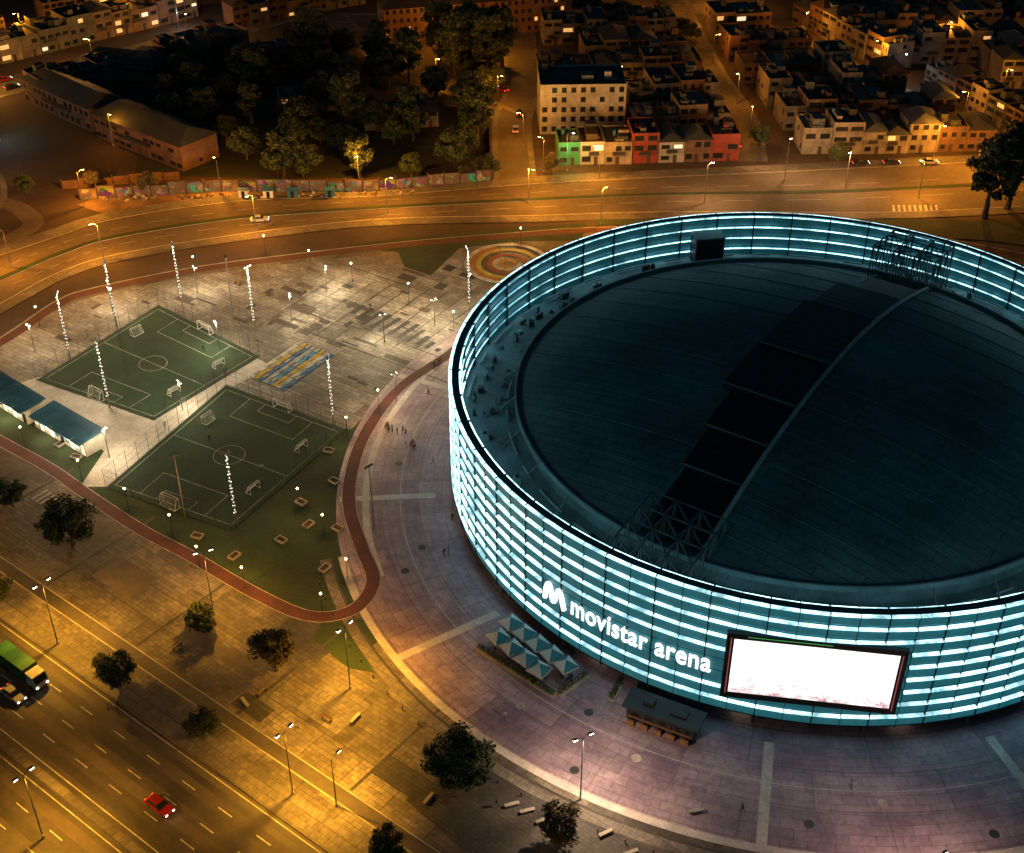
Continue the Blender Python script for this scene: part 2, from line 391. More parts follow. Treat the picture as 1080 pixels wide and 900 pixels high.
# ------------------------------------------------------------------ football pitches
def bil(q,s,t):
    a,b,c_,d=[Vector(x) for x in q];return (a*(1-s)+b*s)*(1-t)+(d*(1-s)+c_*s)*t
def pitch(q):
    e=empty('football_pitch')
    cx=sum(p[0] for p in q)/4;cy=sum(p[1] for p in q)/4
    e.location=(cx,cy,0)
    def z(p,h): return (p.x-cx,p.y-cy,h)
    mb=MB();mb.poly([z(bil(q,s,t),.199) for s,t in ((-.04,-.04),(1.04,-.04),(1.04,1.04),(-.04,1.04))],m_turf);mb.obj('turf',parent=e)
    mb=MB()
    W=(Vector(q[1])-Vector(q[0])).length;Lh=(Vector(q[3])-Vector(q[0])).length
    def line(s0,t0,s1,t1,h=.204):
        a=bil(q,s0,t0);b=bil(q,s1,t1);d=(b-a).normalized();n=Vector((-d.y,d.x))*.04
        mb.poly([z(a-n,h),z(b-n,h),z(b+n,h),z(a+n,h)],m_wpaint)
    for l in ((0,0,1,0),(1,0,1,1),(1,1,0,1),(0,1,0,0)): line(*l)
    line(0,.5,1,.5,.205)
    K=28
    for i in range(K):
        a=2*math.pi*i/K;b=2*math.pi*(i+1)/K
        line(.5+3/W*math.cos(a),.5+3/Lh*math.sin(a),.5+3/W*math.cos(b),.5+3/Lh*math.sin(b),.206)
    for t0,t1 in ((0,.2),(1,.8)):
        line(.22,t0,.22,t1,.2055);line(.78,t0,.78,t1,.2055);line(.22,t1,.78,t1,.2058)
        line(.36,t0,.36,t0+(t1-t0)*.4,.2055);line(.64,t0,.64,t0+(t1-t0)*.4,.2055);line(.36,t0+(t1-t0)*.4,.64,t0+(t1-t0)*.4,.2058)
    mb.obj('pitch_lines',parent=e)
    mb=MB();cor=[bil(q,-.04,-.04),bil(q,1.04,-.04),bil(q,1.04,1.04),bil(q,-.04,1.04)]
    for i in range(4):
        a=cor[i];b=cor[(i+1)%4];L_=(b-a).length;n=int(L_/2.8)
        for j in range(n):
            p=a.lerp(b,j/n);mb.cyl(z(p,.15),z(p,4.2),.05,.04,m_dmetal,5)
        for h in (.4,1.4,2.8,4.15):
            mb.cyl(z(a,h),z(b,h),.022,.022,m_dmetal,4,False)
        for j in range(n*6):
            p=a.lerp(b,j/(n*6));mb.cyl(z(p,.2),z(p,4.1),.012,.012,m_dmetal,3,False)
    mb.obj('perimeter_fence',parent=e)
    return e
def goal(p,ang,big=True):
    mb=MB();wd=1.8 if big else 1.2;h=2.0 if big else 1.5;d=1.2;r=.05
    for x in (-wd,wd):
        mb.cyl((x,0,0),(x,0,h),r,r,m_white,6);mb.cyl((x,0,h),(x,-.5,h),r,r,m_white,6);mb.cyl((x,-.5,h),(x,-d,0),r,r,m_white,6);mb.cyl((x,0,.05),(x,-d,.05),r,r,m_white,6)
    mb.cyl((-wd,0,h),(wd,0,h),r,r,m_white,6);mb.cyl((-wd,-.5,h),(wd,-.5,h),r*.7,r*.7,m_white,6);mb.cyl((-wd,-d,.05),(wd,-d,.05),r,r,m_white,6)
    for i in range(1,int(wd*2/.3)):
        x=-wd+i*.3;mb.cyl((x,-.5,h),(x,-d,.05),.010,.010,m_white,3,False)
    for i in range(1,7):
        t=i/7;mb.cyl((-wd,-.5-(d-.5)*t,h*(1-t)),(wd,-.5-(d-.5)*t,h*(1-t)),.010,.010,m_white,3,False)
    return mb.obj('football_goal',(p[0],p[1],.2),ang)
qA=[(-75,243),(-52,224),(-67,203),(-91,216)];qB=[(-55,212),(-32,198),(-47,171),(-69,182)]
for q in (qA,qB):
    pitch(q)
    ang=math.atan2(q[1][1]-q[0][1],q[1][0]-q[0][0])
    goal(bil(q,.5,0.0),ang+math.pi);goal(bil(q,.5,1.0),ang)
    for s,t,a in ((.1,.3,math.pi/2),(.92,.25,-math.pi/2),(.92,.7,-math.pi/2)):
        goal(bil(q,s,t),ang+a,False)

cols=[(.02,.12,.30),(.45,.43,.36),(.42,.27,.02),(.03,.18,.36),(.3,.3,.28),(.02,.09,.24),(.38,.25,.02),(.45,.43,.38)]
e=empty('terrace_steps',(-43.5,220.5,0),math.atan2(11,7))
for i,cc in enumerate(cols):
    mb=MB();mt=M('terrace_paint',cc,.7,.4,.5,3);y0=-4.4+i*1.1;mb.box(-7.5,7.5,y0,y0+1.08,.1,.22+.06*i,mt)
    for k in range(5): mb.box(-6.6+k*3.2,-5.2+k*3.2,y0+.25,y0+.8,.22+.06*i,.34+.06*i,m_kerb if (i+k)%2 else mt)
    mb.obj('step_%d'%(i+1),parent=e)
e=empty('circular_plaza',(-1,263.5,0))
rc=[(.4,.2,.02),(.40,.38,.3),(.25,.07,.02),(.08,.06,.05),(.40,.32,.06),(.3,.12,.03),(.42,.40,.34)]
for i,cc in enumerate(rc):
    mb=MB();mt=M('playground_rubber',cc,.8,.4,.6,3)
    for k in range(12 if i%2 else 0,40 if i%2 else 33):
        a=k*9;b=a+9
        mb.poly([lpol(a,1+i*1.25,.20+i*.02),lpol(a,2.2+i*1.25,.20+i*.02),lpol(b,2.2+i*1.25,.20+i*.02),lpol(b,1+i*1.25,.20+i*.02)],mt)
    mb.obj('ring_%d'%(i+1),parent=e)

# ------------------------------------------------------------------ ARENA
arena=empty('arena',AC)
def emis_strip(name,col,lo,hi,sc_=.25):
    m,nt,b=newmat(name)
    tc=nt.nodes.new('ShaderNodeTexCoord').outputs['Object']
    f=noise_fac(nt,tc,sc_,4,.7,.38,.62)
    mr=nt.nodes.new('ShaderNodeMapRange');mr.inputs[3].default_value=lo;mr.inputs[4].default_value=hi
    nt.links.new(f,mr.inputs[0]);nt.links.new(mr.outputs[0],b.inputs['Emission Strength'])
    b.inputs['Emission Color'].default_value=(*col,1);b.inputs['Base Color'].default_value=(.3,.4,.45,1);return m
e_strip=emis_strip('facade_led_strip',(.48,.88,1.0),.7,3.4)
e_strip2=emis_strip('facade_inner_led_strip',(.50,.90,1.0),.9,4.4)
m_panel=M('facade_panel',(.07,.24,.285),.45,.4,.35,2,0,.1,(.05,.44,.54),.17)  # weak teal emission put into the panels, standing in for LED strip light
m_panin=M('facade_inner_panel',(.05,.18,.22),.5,.3,.35,2,0,.2,(.03,.38,.46),.06)  # inner panels get a fainter added glow, as if lit by the strips
m_mull=M('facade_mullion',(.02,.04,.05),.5,.1,1,3,0,.4)
NS=96;RO=58.6;Z0=2.2;ZT=23.1;ROWS=9;RH=(ZT-Z0)/ROWS
mp_=MB();ms_=MB();mi_=MB();mis=MB()
for k in range(ROWS):
    z0=Z0+k*RH;z1=z0+RH
    for i in range(NS):
        a=i*360/NS;b=(i+1)*360/NS
        zs=[(RO-.15,z0+.02),(RO+.30,z0+.55),(RO+.18,z1-.45),(RO-.1,z1-.04)]
        for (r0,za),(r1,zb) in zip(zs[:-1],zs[1:]):
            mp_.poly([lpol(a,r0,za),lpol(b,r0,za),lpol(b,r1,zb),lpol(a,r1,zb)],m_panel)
        g=.06
        am=(a+b)/2
        behind_sign=(220.5<am<249.5 and 8.6<z1<12.9)
        behind_screen=(250.5<am<272.5 and 7<z1<18)
        if not (behind_sign or behind_screen):
            ms_.poly([lpol(a+g,RO+.02,z1-.02),lpol(b-g,RO+.02,z1-.02),lpol(b-g,RO+.60,z1-.16),lpol(a+g,RO+.60,z1-.16)],e_strip)
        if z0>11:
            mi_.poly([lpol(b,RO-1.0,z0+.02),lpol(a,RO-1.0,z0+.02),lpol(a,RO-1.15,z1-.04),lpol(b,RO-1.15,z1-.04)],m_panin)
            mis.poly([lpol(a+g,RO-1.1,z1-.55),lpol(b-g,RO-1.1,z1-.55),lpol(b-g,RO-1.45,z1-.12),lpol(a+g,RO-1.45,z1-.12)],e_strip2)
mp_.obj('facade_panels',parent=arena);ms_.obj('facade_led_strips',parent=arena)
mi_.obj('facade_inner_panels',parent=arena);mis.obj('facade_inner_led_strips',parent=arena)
mb=MB()
for i in range(NS):
    a=i*360/NS;b=(i+1)*360/NS
    mb.poly([lpol(a,RO-1.15,ZT),lpol(a,RO+.05,ZT),lpol(b,RO+.05,ZT),lpol(b,RO-1.15,ZT)],m_truss)
    mb.poly([lpol(a,RO-.3,Z0),lpol(b,RO-.3,Z0),lpol(b,RO-.3,ZT),lpol(a,RO-.3,ZT)],m_mull)
    mb.poly([lpol(a,RO-3,Z0-.05),lpol(b,RO-3,Z0-.05),lpol(b,RO,Z0-.05),lpol(a,RO,Z0-.05)],m_mull)
    T=Matrix.Rotation(R(a),4,'Z')
    if i%2==0:
        mb.box(RO-.3,RO+.42,-.08,.08,Z0,ZT+.05,m_mull,T)
        mb.box(RO-1.5,RO-1.05,-.10,.10,14.5,ZT+.05,m_mull,T)
    else: mb.box(RO-.3,RO+.34,-.03,.03,Z0,ZT,m_mull,T)
mb.obj('facade_frame',parent=arena)
mb=MB()
for i in range(NS):
    a=i*360/NS;b=(i+1)*360/NS
    mt=m_glass if i%3 else m_roofz
    mb.poly([lpol(a,RO-2.6,0),lpol(b,RO-2.6,0),lpol(b,RO-2.6,Z0),lpol(a,RO-2.6,Z0)],mt)
    if i%4==0: mb.cyl(lpol(a,RO-.8,0),lpol(a,RO-.8,Z0),.3,.3,m_roofz,8)
    if i%6==1: mb.poly([lpol(a+.6,RO-2.55,.3),lpol(b-.6,RO-2.55,.3),lpol(b-.6,RO-2.55,1.9),lpol(a+.6,RO-2.55,1.9)],e_win2)
mb.obj('ground_floor_wall',parent=arena)
m_deck=M('deck_membrane',(.10,.17,.185),.8,.45,.2,1.5)
m_gut=M('gutter_metal',(.15,.25,.27),.6,.3,.3,2)
def roofmat():
    m,nt,b=newmat('arena_roofing')
    tc=nt.nodes.new('ShaderNodeTexCoord').outputs['Object']
    mp=nt.nodes.new('ShaderNodeMapping');mp.inputs['Rotation'].default_value=(0,0,R(-56+90));nt.links.new(tc,mp.inputs[0])
    k=nt.nodes.new('ShaderNodeTexBrick');k.inputs['Scale'].default_value=1;k.inputs['Brick Width'].default_value=13;k.inputs['Row Height'].default_value=1.9;k.inputs['Mortar Size'].default_value=.07
    for n,v in (('Color1',(.165,.25,.265)),('Color2',(.125,.195,.21)),('Mortar',(.05,.08,.09))): k.inputs[n].default_value=(*v,1)
    nt.links.new(mp.outputs[0],k.inputs[0])
    f=noise_fac(nt,tc,.05,8,.65,.40,.60);c=mixc(nt,f,mixc(nt,1.0,k.outputs[0],(.5,.55,.55),'MULTIPLY'),k.outputs[0])
    f=noise_fac(nt,tc,.9,7,.75,.35,.65);c=mixc(nt,f,mixc(nt,1.0,c,(.6,.6,.6),'MULTIPLY'),c)
    nt.links.new(c,b.inputs['Base Color']);b.inputs['Roughness'].default_value=.6
    bn=nt.nodes.new('ShaderNodeBump');bn.inputs['Strength'].default_value=.5;bn.inputs['Distance'].default_value=.15
    nt.links.new(k.outputs['Fac'],bn.inputs['Height']);nt.links.new(bn.outputs[0],b.inputs['Normal'])
    return m
m_roof=roofmat()
m_rib=M('roof_rib_steel',(.36,.42,.43),.5,.2,.4,3)
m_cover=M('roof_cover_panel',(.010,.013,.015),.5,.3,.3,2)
mb=MB();RR=47
for i in range(NS):
    a=i*360/NS;b=(i+1)*360/NS
    mb.poly([lpol(a,RR,14.5),lpol(a,RO-1.05,14.5),lpol(b,RO-1.05,14.5),lpol(b,RR,14.5)],m_deck)
mb.obj('service_deck',parent=arena)
mb=MB()
for i in range(NS):
    a=i*360/NS;b=(i+1)*360/NS
    mb.poly([lpol(a,RR+.2,14.5),lpol(b,RR+.2,14.5),lpol(b,RR+.2,17.4),lpol(a,RR+.2,17.4)],m_deck)
    mb.poly([lpol(a,RR+.2,17.4),lpol(b,RR+.2,17.4),lpol(b,RR+1.3,17.6),lpol(a,RR+1.3,17.6)],m_deck)
    mb.poly([lpol(a,RR+1.3,17.6),lpol(b,RR+1.3,17.6),lpol(b,RR+1.3,18.5),lpol(a,RR+1.3,18.5)],m_gut)
    mb.poly([lpol(a,RR+1.3,18.5),lpol(b,RR+1.3,18.5),lpol(b,RR+1.0,18.5),lpol(a,RR+1.0,18.5)],m_rib)
    mb.poly([lpol(a,RR+1.0,18.5),lpol(b,RR+1.0,18.5),lpol(b,RR+1.0,17.9),lpol(a,RR+1.0,17.9)],m_gut)
    mb.poly([lpol(a,RR+1.0,17.95),lpol(b,RR+1.0,17.95),lpol(b,RR-.6,17.95),lpol(a,RR-.6,17.95)],m_deck)
    if i%3==0: mb.cyl(lpol(a,RR+1.2,17.6),lpol(a,RR+4.2,14.55),.12,.12,m_truss,5)
mb.obj('roof_drum_and_gutter',parent=arena)
e1=Vector((math.cos(R(56)),math.sin(R(56)),0));e2=Vector((-e1.y,e1.x,0))
def capz(s,t,rise): return 18.05+rise*max(0,1-(s*s+t*t)/RR**2)
for side,rise,t0 in ((1,6.2,5.2),(-1,8.6,4.8)):
    mb=MB();NU=40;NV=24;vv=[];
    for i in range(NU+1):
        smax=math.sqrt(RR**2-t0**2);s=smax*math.sin(math.pi/2*(-1+2*i/NU))
        tm=math.sqrt(max(RR**2-s*s,t0*t0))
        for j in range(NV+1):
            t=t0+(tm-t0)*(j/NV);p=e1*s+e2*t*side;vv.append((p.x,p.y,capz(s,t,rise)))
    fs=[]
    for i in range(NU):
        for j in range(NV):
            a=i*(NV+1)+j;fs.append((a,a+1,a+NV+2,a+NV+1) if side<0 else (a,a+NV+1,a+NV+2,a+1))
    mb.faces(vv,fs,m_roof)
    o=mb.obj('roof_shell',parent=arena)
    for p in o.data.polygons: p.use_smooth=True
    mb=MB()
    for i in range(NU):
        a=i*(NV+1);b=(i+1)*(NV+1)
        A=Vector(vv[a]);B=Vector(vv[b]);mb.poly([A,B,B-Vector((0,0,3)),A-Vector((0,0,3))],m_gut)
    mb.obj('roof_shell_fascia',parent=arena)
    mb=MB()
    for s in range(-42,43,7):
        tm=math.sqrt(RR**2-s*s);prev=None
        for j in range(15):
            t=t0+(tm-t0)*j/14;p=e1*s+e2*t*side;p.z=capz(s,t,rise)+.03
            if prev: mb.cyl(prev,p,.07,.07,m_deck,4,False)
            prev=p.copy()
    mb.obj('roof_seams',parent=arena)
mb=MB()
for t,rise,rr_,up_ in ((-4.9,8.6,.34,.35),(5.2,6.2,.16,.2)):
    prev=None
    for i in range(49):
        s=-46+92*i/48;p=e1*s+e2*t;p.z=capz(s,t,rise)+up_
        if prev: mb.cyl(prev,p,rr_,rr_,m_rib if t<0 else m_gut,6,False)
        prev=p.copy()
mb.obj('roof_arch_ribs',parent=arena)
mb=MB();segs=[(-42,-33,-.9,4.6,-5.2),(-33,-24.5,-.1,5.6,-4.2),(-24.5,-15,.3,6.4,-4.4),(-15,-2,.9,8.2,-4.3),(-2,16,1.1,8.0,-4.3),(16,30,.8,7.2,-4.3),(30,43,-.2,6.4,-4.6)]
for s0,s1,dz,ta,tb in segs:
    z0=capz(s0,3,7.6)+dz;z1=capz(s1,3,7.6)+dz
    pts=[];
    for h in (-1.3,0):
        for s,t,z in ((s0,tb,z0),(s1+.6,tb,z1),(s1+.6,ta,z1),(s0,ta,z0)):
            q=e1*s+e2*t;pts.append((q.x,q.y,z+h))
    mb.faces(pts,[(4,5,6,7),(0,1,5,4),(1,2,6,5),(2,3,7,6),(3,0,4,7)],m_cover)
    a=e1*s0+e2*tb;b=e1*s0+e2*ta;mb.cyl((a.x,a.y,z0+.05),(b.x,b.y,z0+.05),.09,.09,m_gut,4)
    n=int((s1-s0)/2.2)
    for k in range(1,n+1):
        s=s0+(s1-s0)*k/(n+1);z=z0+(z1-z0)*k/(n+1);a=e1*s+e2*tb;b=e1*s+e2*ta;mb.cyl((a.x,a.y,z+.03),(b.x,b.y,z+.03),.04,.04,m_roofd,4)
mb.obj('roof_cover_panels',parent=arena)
def truss(sa,sb,nb_,zl,zh):
    mb=MB()
    def q(s,t,z): p=e1*s+e2*t;return (p.x,p.y,z)
    ss=[sa+(sb-sa)*i/nb_ for i in range(nb_+1)]
    for t in (-6,-2,2,6):
        mb.cyl(q(sa,t,zl),q(sb,t,zl),.16,.16,m_truss,5);mb.cyl(q(sa,t,zh-1.5),q(sb,t,zh),.16,.16,m_truss,5)
        for i,s in enumerate(ss):
            zz=zh-1.5+1.5*i/nb_
            mb.cyl(q(s,t,zl),q(s,t,zz),.13,.13,m_truss,5)
            if i<nb_:
                z2=zh-1.5+1.5*(i+1)/nb_
                mb.cyl(q(s,t,zl),q(ss[i+1],t,z2),.1,.1,m_truss,5);mb.cyl(q(s,t,zz),q(ss[i+1],t,zl),.1,.1,m_truss,5)
    for i,s in enumerate(ss):
        zz=zh-1.5+1.5*i/nb_
        mb.cyl(q(s,-6,zz),q(s,6,zz),.14,.14,m_truss,5);mb.cyl(q(s,-6,zl),q(s,6,zl),.12,.12,m_truss,5)
        for t in (-6,-2,2):
            mb.cyl(q(s,t,zl),q(s,t+4,zz),.09,.09,m_truss,5);mb.cyl(q(s,t+4,zl),q(s,t,zz),.09,.09,m_truss,5)
        if i<nb_:
            z2=zh-1.5+1.5*(i+1)/nb_
            for t in (-6,-2,2): mb.cyl(q(s,t,zz),q(ss[i+1],t+4,z2),.09,.09,m_truss,5)
    mb.obj('roof_end_truss',parent=arena)
truss(-55,-41.5,4,14.8,21.8);truss(55,43.5,3,14.8,25.5)
mb=MB()
for i in range(150):
    a=random.uniform(0,360);r=random.uniform(49.8,55.5);T=Matrix.Rotation(R(a),4,'Z')@Matrix.Translation((r,0,14.5))
    w_,d_,h_=random.uniform(.3,1.2),random.uniform(.4,2.2),random.uniform(.3,1.5)
    mb.box(-w_/2,w_/2,-d_/2,d_/2,0,h_,random.choice([m_roofz,m_deck,m_dmetal,m_gut]),T)
    if random.random()<.4: mb.cyl(T@Vector((0,0,h_)),T@Vector((0,0,h_+.25)),min(w_,d_)*.35,min(w_,d_)*.35,m_dmetal,10)
for rr_ in (49.5,56.2):
    for i in range(NS):
        a=i*3.75
        if (i*7)%5<3: mb.cyl(lpol(a,rr_,15.0),lpol(a+3.75,rr_,15.0),.2,.2,m_gut,6,False)
mb.obj('deck_equipment',parent=arena)
mb=MB();T=Matrix.Rotation(R(100),4,'Z')
mb.box(53.2,56.8,-2.9,2.9,14.5,20.3,m_cover,T);mb.box(53.0,56.9,-3.1,3.1,20.3,20.5,m_gut,T)
for y in (-2.9,2.9): mb.box(53.05,53.15,y-.1,y+.1,14.5,20.3,m_rib,T)
mb.obj('stair_core',parent=arena)
def screenmat():
    m,nt,b=newmat('led_screen_picture')
    tc=nt.nodes.new('ShaderNodeTexCoord').outputs['Object']
    mp=nt.nodes.new('ShaderNodeMapping');mp.inputs['Scale'].default_value=(.45,1,.7);nt.links.new(tc,mp.inputs[0])
    n=nt.nodes.new('ShaderNodeTexNoise');n.inputs['Scale'].default_value=1.3;n.inputs['Detail'].default_value=9;n.inputs['Roughness'].default_value=.75;nt.links.new(mp.outputs[0],n.inputs[0])
    sp=nt.nodes.new('ShaderNodeSeparateXYZ');nt.links.new(tc,sp.inputs[0])
    mr=nt.nodes.new('ShaderNodeMapRange');mr.inputs[1].default_value=-5;mr.inputs[2].default_value=-1;mr.inputs[3].default_value=-.09;mr.inputs[4].default_value=.08
    nt.links.new(sp.outputs[2],mr.inputs[0])
    ad=nt.nodes.new('ShaderNodeMath');ad.operation='ADD';nt.links.new(n.outputs[0],ad.inputs[0]);nt.links.new(mr.outputs[0],ad.inputs[1])
    r=nt.nodes.new('ShaderNodeValToRGB');el=r.color_ramp.elements
    el[0].position=.28;el[0].color=(.25,.06,.08,1);el[1].position=.50;el[1].color=(1,.97,.95,1)
    x=el.new(.40);x.color=(.72,.55,.56,1)
    nt.links.new(ad.outputs[0],r.inputs[0]);nt.links.new(r.outputs[0],b.inputs['Emission Color'])
    b.inputs['Emission Strength'].default_value=1.5;b.inputs['Base Color'].default_value=(.02,.02,.02,1);return m
se=empty('led_screen',(0,0,0));se.parent=arena
se.location=lpol(261.5,RO+.55,12.4);se.rotation_euler=(0,0,R(261.5+90))
mb=MB();mb.box(-11.7,11.7,-.2,.55,-5.9,5.9,m_cover);mb.obj('screen_housing',parent=se)
mb=MB();mb.poly([(-10.7,-.23,-4.8),(10.7,-.23,-4.8),(10.7,-.23,5.0),(-10.7,-.23,5.0)],screenmat());mb.obj('screen_picture',parent=se)
mb=MB()
eg=E('edge_led_green',(.1,.9,.2),.35);er=E('edge_led_red',(.9,.1,.15),.25)
mb.box(-11.15,-11.0,-.26,-.22,-5.0,5.2,er);mb.box(11.0,11.15,-.26,-.22,-5.2,5.0,er);mb.box(-9,2,-.26,-.22,5.5,5.58,eg)
mb.obj('screen_edge_leds',parent=se)
e_sign=E('sign_white',(1,1,1),1.6)
cu=bpy.data.curves.new('sign_text','FONT');cu.body='movistar arena';cu.size=1;cu.extrude=.02;cu.offset=.017;cu.space_character=1.06
to=bpy.data.objects.new('tmp_text',cu);sc.collection.objects.link(to)
bpy.context.view_layer.update()
tm=bpy.data.meshes.new_from_object(to.evaluated_get(bpy.context.evaluated_depsgraph_get()))
bpy.data.objects.remove(to)
xs=[v.co.x for v in tm.vertices];x0=min(xs);x1=max(xs)
A0,A1=227.2,248.6;RS=RO+.62;arc=R(A1-A0)*RS;kx=arc/(x1-x0)
for v in tm.vertices:
    a=A0+(v.co.x-x0)/(x1-x0)*(A1-A0);zz=9.2+v.co.y*kx*1.42;r=RS+v.co.z*3
    v.co=Vector(lpol(a,r,zz))
tm.materials.clear();tm.materials.append(e_sign)
place(tm,'sign_letters',parent=arena)
mb=MB();prev=None
mpts=smooth([(0,.2),(.05,1.2),(.35,2.55),(.8,2.7),(1.15,1.6),(1.45,.55),(1.8,.7),(2.1,1.9),(2.45,2.75),(2.9,2.3),(3.25,1.0),(3.5,.15)],5)
for p in mpts:
    q=Vector(lpol(222.2+math.degrees(p.x*1.1/RS),RS,8.8+p.y*1.15))
    if prev: mb.cyl(prev,q,.38,.38,e_sign,8)
    prev=q
mb.obj('sign_logo',parent=arena)

# ------------------------------------------------------------------ umbrellas, kiosk, planters
m_teal=M('umbrella_teal',(.02,.17,.21),.7,.1,1,4);m_uw=M('umbrella_white',(.6,.6,.57),.7,.1,1,4)
def umbrella(x,y,ang):
    mb=MB();mb.cyl((0,0,0),(0,0,3.0),.05,.05,m_metal,8);mb.cyl((0,0,0),(0,0,.12),.4,.4,m_kerb,10)
    W=1.38;c=[(-W,-W,2.2),(W,-W,2.2),(W,W,2.2),(-W,W,2.2)]
    for i in range(4):
        a=c[i];b=c[(i+1)%4];mm=((a[0]+b[0])/2,(a[1]+b[1])/2,2.22)
        mb.poly([a,mm,(0,0,3.2)],m_teal if i%2 else m_uw);mb.poly([mm,b,(0,0,3.2)],m_teal if i%2 else m_uw)
        mb.poly([(a[0],a[1],1.95),(b[0],b[1],1.95),b,a],m_uw)
    mb.cyl((0,0,.72),(0,0,.78),.45,.45,m_white,12)
    for k in range(4):
        t=k*math.pi/2+.4;cx,cy=.95*math.cos(t),.95*math.sin(t);mb.box(cx-.2,cx+.2,cy-.2,cy+.2,.42,.47,m_dmetal)
        for sx in (-.17,.17):
            for sy in (-.17,.17): mb.cyl((cx+sx,cy+sy,0),(cx+sx,cy+sy,.42),.02,.02,m_dmetal,4)
        mb.box(cx+.2*math.cos(t)-.03,cx+.2*math.cos(t)+.03,cy-.2,cy+.2,.47,.9,m_dmetal)
    mb.obj('patio_umbrella',(x,y,.16),ang)
ua=R(-48)
for i in range(5):
    for j in range(2):
        if i==4 and j==1: continue
        c=Vector((-1.0,144.8))+Vector((math.cos(ua),math.sin(ua)))*(i*3.15+1.1*j)*.95+Vector((-math.sin(ua),math.cos(ua)))*(-j*3.4)
        umbrella(c.x+.8,c.y+.6,ua+random.uniform(-.2,.2))
def leaf_cloud(mb,cx,cy,cz,sx,sy,sz,n,size,mat):
    for _ in range(n):
        while True:
            p=Vector((rnd_in(-1,1),rnd_in(-1,1),rnd_in(-1,1)))
            if p.length<1: break
        p=p*(.55+.45*random.random()) if random.random()<.5 else p.normalized()*rnd_in(.7,1.05)
        q=Vector((cx+p.x*sx,cy+p.y*sy,cz+p.z*sz))
        d=Vector((rnd_in(-1,1),rnd_in(-1,1),rnd_in(-.5,1))).normalized();a=d.orthogonal().normalized()*size*rnd_in(.6,1.3);b=d.cross(a).normalized()*size*rnd_in(.4,.9)
        mb.poly([q-a,q-b,q+a,q+b],mat)
def hedge(name,p0,p1,wd=.9,h=.9):
    p0=Vector(p0);p1=Vector(p1);d=p1-p0;L_=d.length;mb=MB()
    mb.box(0,L_,-wd/2-.1,wd/2+.1,0,.35,m_kerb)
    n=int(L_/1.0)+1
    for i in range(n): leaf_cloud(mb,(i+.5)*L_/n,0,.35+h*.4,.75,wd*.55,h*.5,60,.16,m_leaf)
    mb.obj(name,(p0.x,p0.y,.15),math.atan2(d.y,d.x))
hedge('planter_hedge',(-5,142),(6,132.3));hedge('planter_hedge',(6.6,132.5),(11,136.5));hedge('planter_hedge',(14,131.5),(15.5,134.5))
e=empty('kiosk',(21.2,127.5,.15),math.atan2(-5.3,10.5))
m_wood=M('counter_wood',(.2,.1,.05),.6)
mb=MB();mb.box(-5,5,-1.6,1.6,0,2.5,m_dmetal);mb.obj('walls',parent=e)
mb=MB();mb.box(-5.6,5.6,-2.1,1.9,2.5,2.75,m_cover);mb.box(-3,-1.5,-.5,.7,2.75,3.3,m_dmetal);mb.box(1,3.4,-.7,.9,2.75,3.05,m_dmetal);mb.obj('roof',parent=e)
mb=MB()
for i in range(4): mb.box(-4.6+i*2.3,-2.8+i*2.3,-1.66,-1.6,.9,2.1,m_glass)
mb.box(-4.8,4.8,-1.9,-1.6,.8,.88,m_wood);mb.obj('serving_windows',parent=e)
mb=MB()
for i in range(5): mb.box(-4.5+i*2.0,-3.4+i*2.0,-2.7,-2.4,0,.9,m_wood)
mb.obj('counters',parent=e)

m_blue=M('blue_roof',(.02,.10,.18),.5,.3,.4,3)
m_wwall=M('white_wall',(.5,.5,.47),.8,.15,.4,3)
def pavilion(p0,p1,d):
    p0=Vector(p0);p1=Vector(p1);L_=(p1-p0).length;ang=math.atan2((p1-p0).y,(p1-p0).x)
    e=empty('pavilion',(p0.x,p0.y,.15),ang)
    mb=MB();mb.box(0,L_,-d,0,0,2.8,m_wwall);mb.obj('walls',parent=e)
    mb=MB()
    n=5;w_=L_/n
    for i in range(n):
        mb.faces([(i*w_+.1,-d-1.0,2.95),((i+1)*w_-.1,-d-1.0,2.95),((i+1)*w_-.1,.5,3.5),(i*w_+.1,.5,3.5),(i*w_+.1,-d-1.0,2.8),((i+1)*w_-.1,-d-1.0,2.8),((i+1)*w_-.1,.5,3.35),(i*w_+.1,.5,3.35)],[(0,1,2,3),(7,6,5,4),(4,5,1,0),(5,6,2,1),(6,7,3,2),(7,4,0,3)],m_blue)
        for k in range(1,6): x=i*w_+.1+k*(w_-.2)/6;mb.cyl((x,-d-1.0,3.0),(x,.5,3.55),.035,.035,m_blue,4,False)
    mb.obj('roof',parent=e)
    mb=MB()
    for i in range(n*2):
        x=i*L_/(n*2)+.3;mt=random.choice([e_win2,m_blue,m_glass,e_win2]);mb.box(x,x+L_/(n*2)-.6,-d-.05,-d,.1 if i%2 else .9,2.2,mt)
    mb.obj('doors_and_windows',parent=e)
    light('POINT','porch_light',(L_/3,-d-1.6,2.5),(1,.8,.5),800,e,.2);light('POINT','porch_light',(L_*.75,-d-1.6,2.5),(1,.8,.5),800,e,.2)
pavilion((-99,213.5),(-87,203.5),4.2);pavilion((-85.5,203),(-73.5,193.5),4.2)

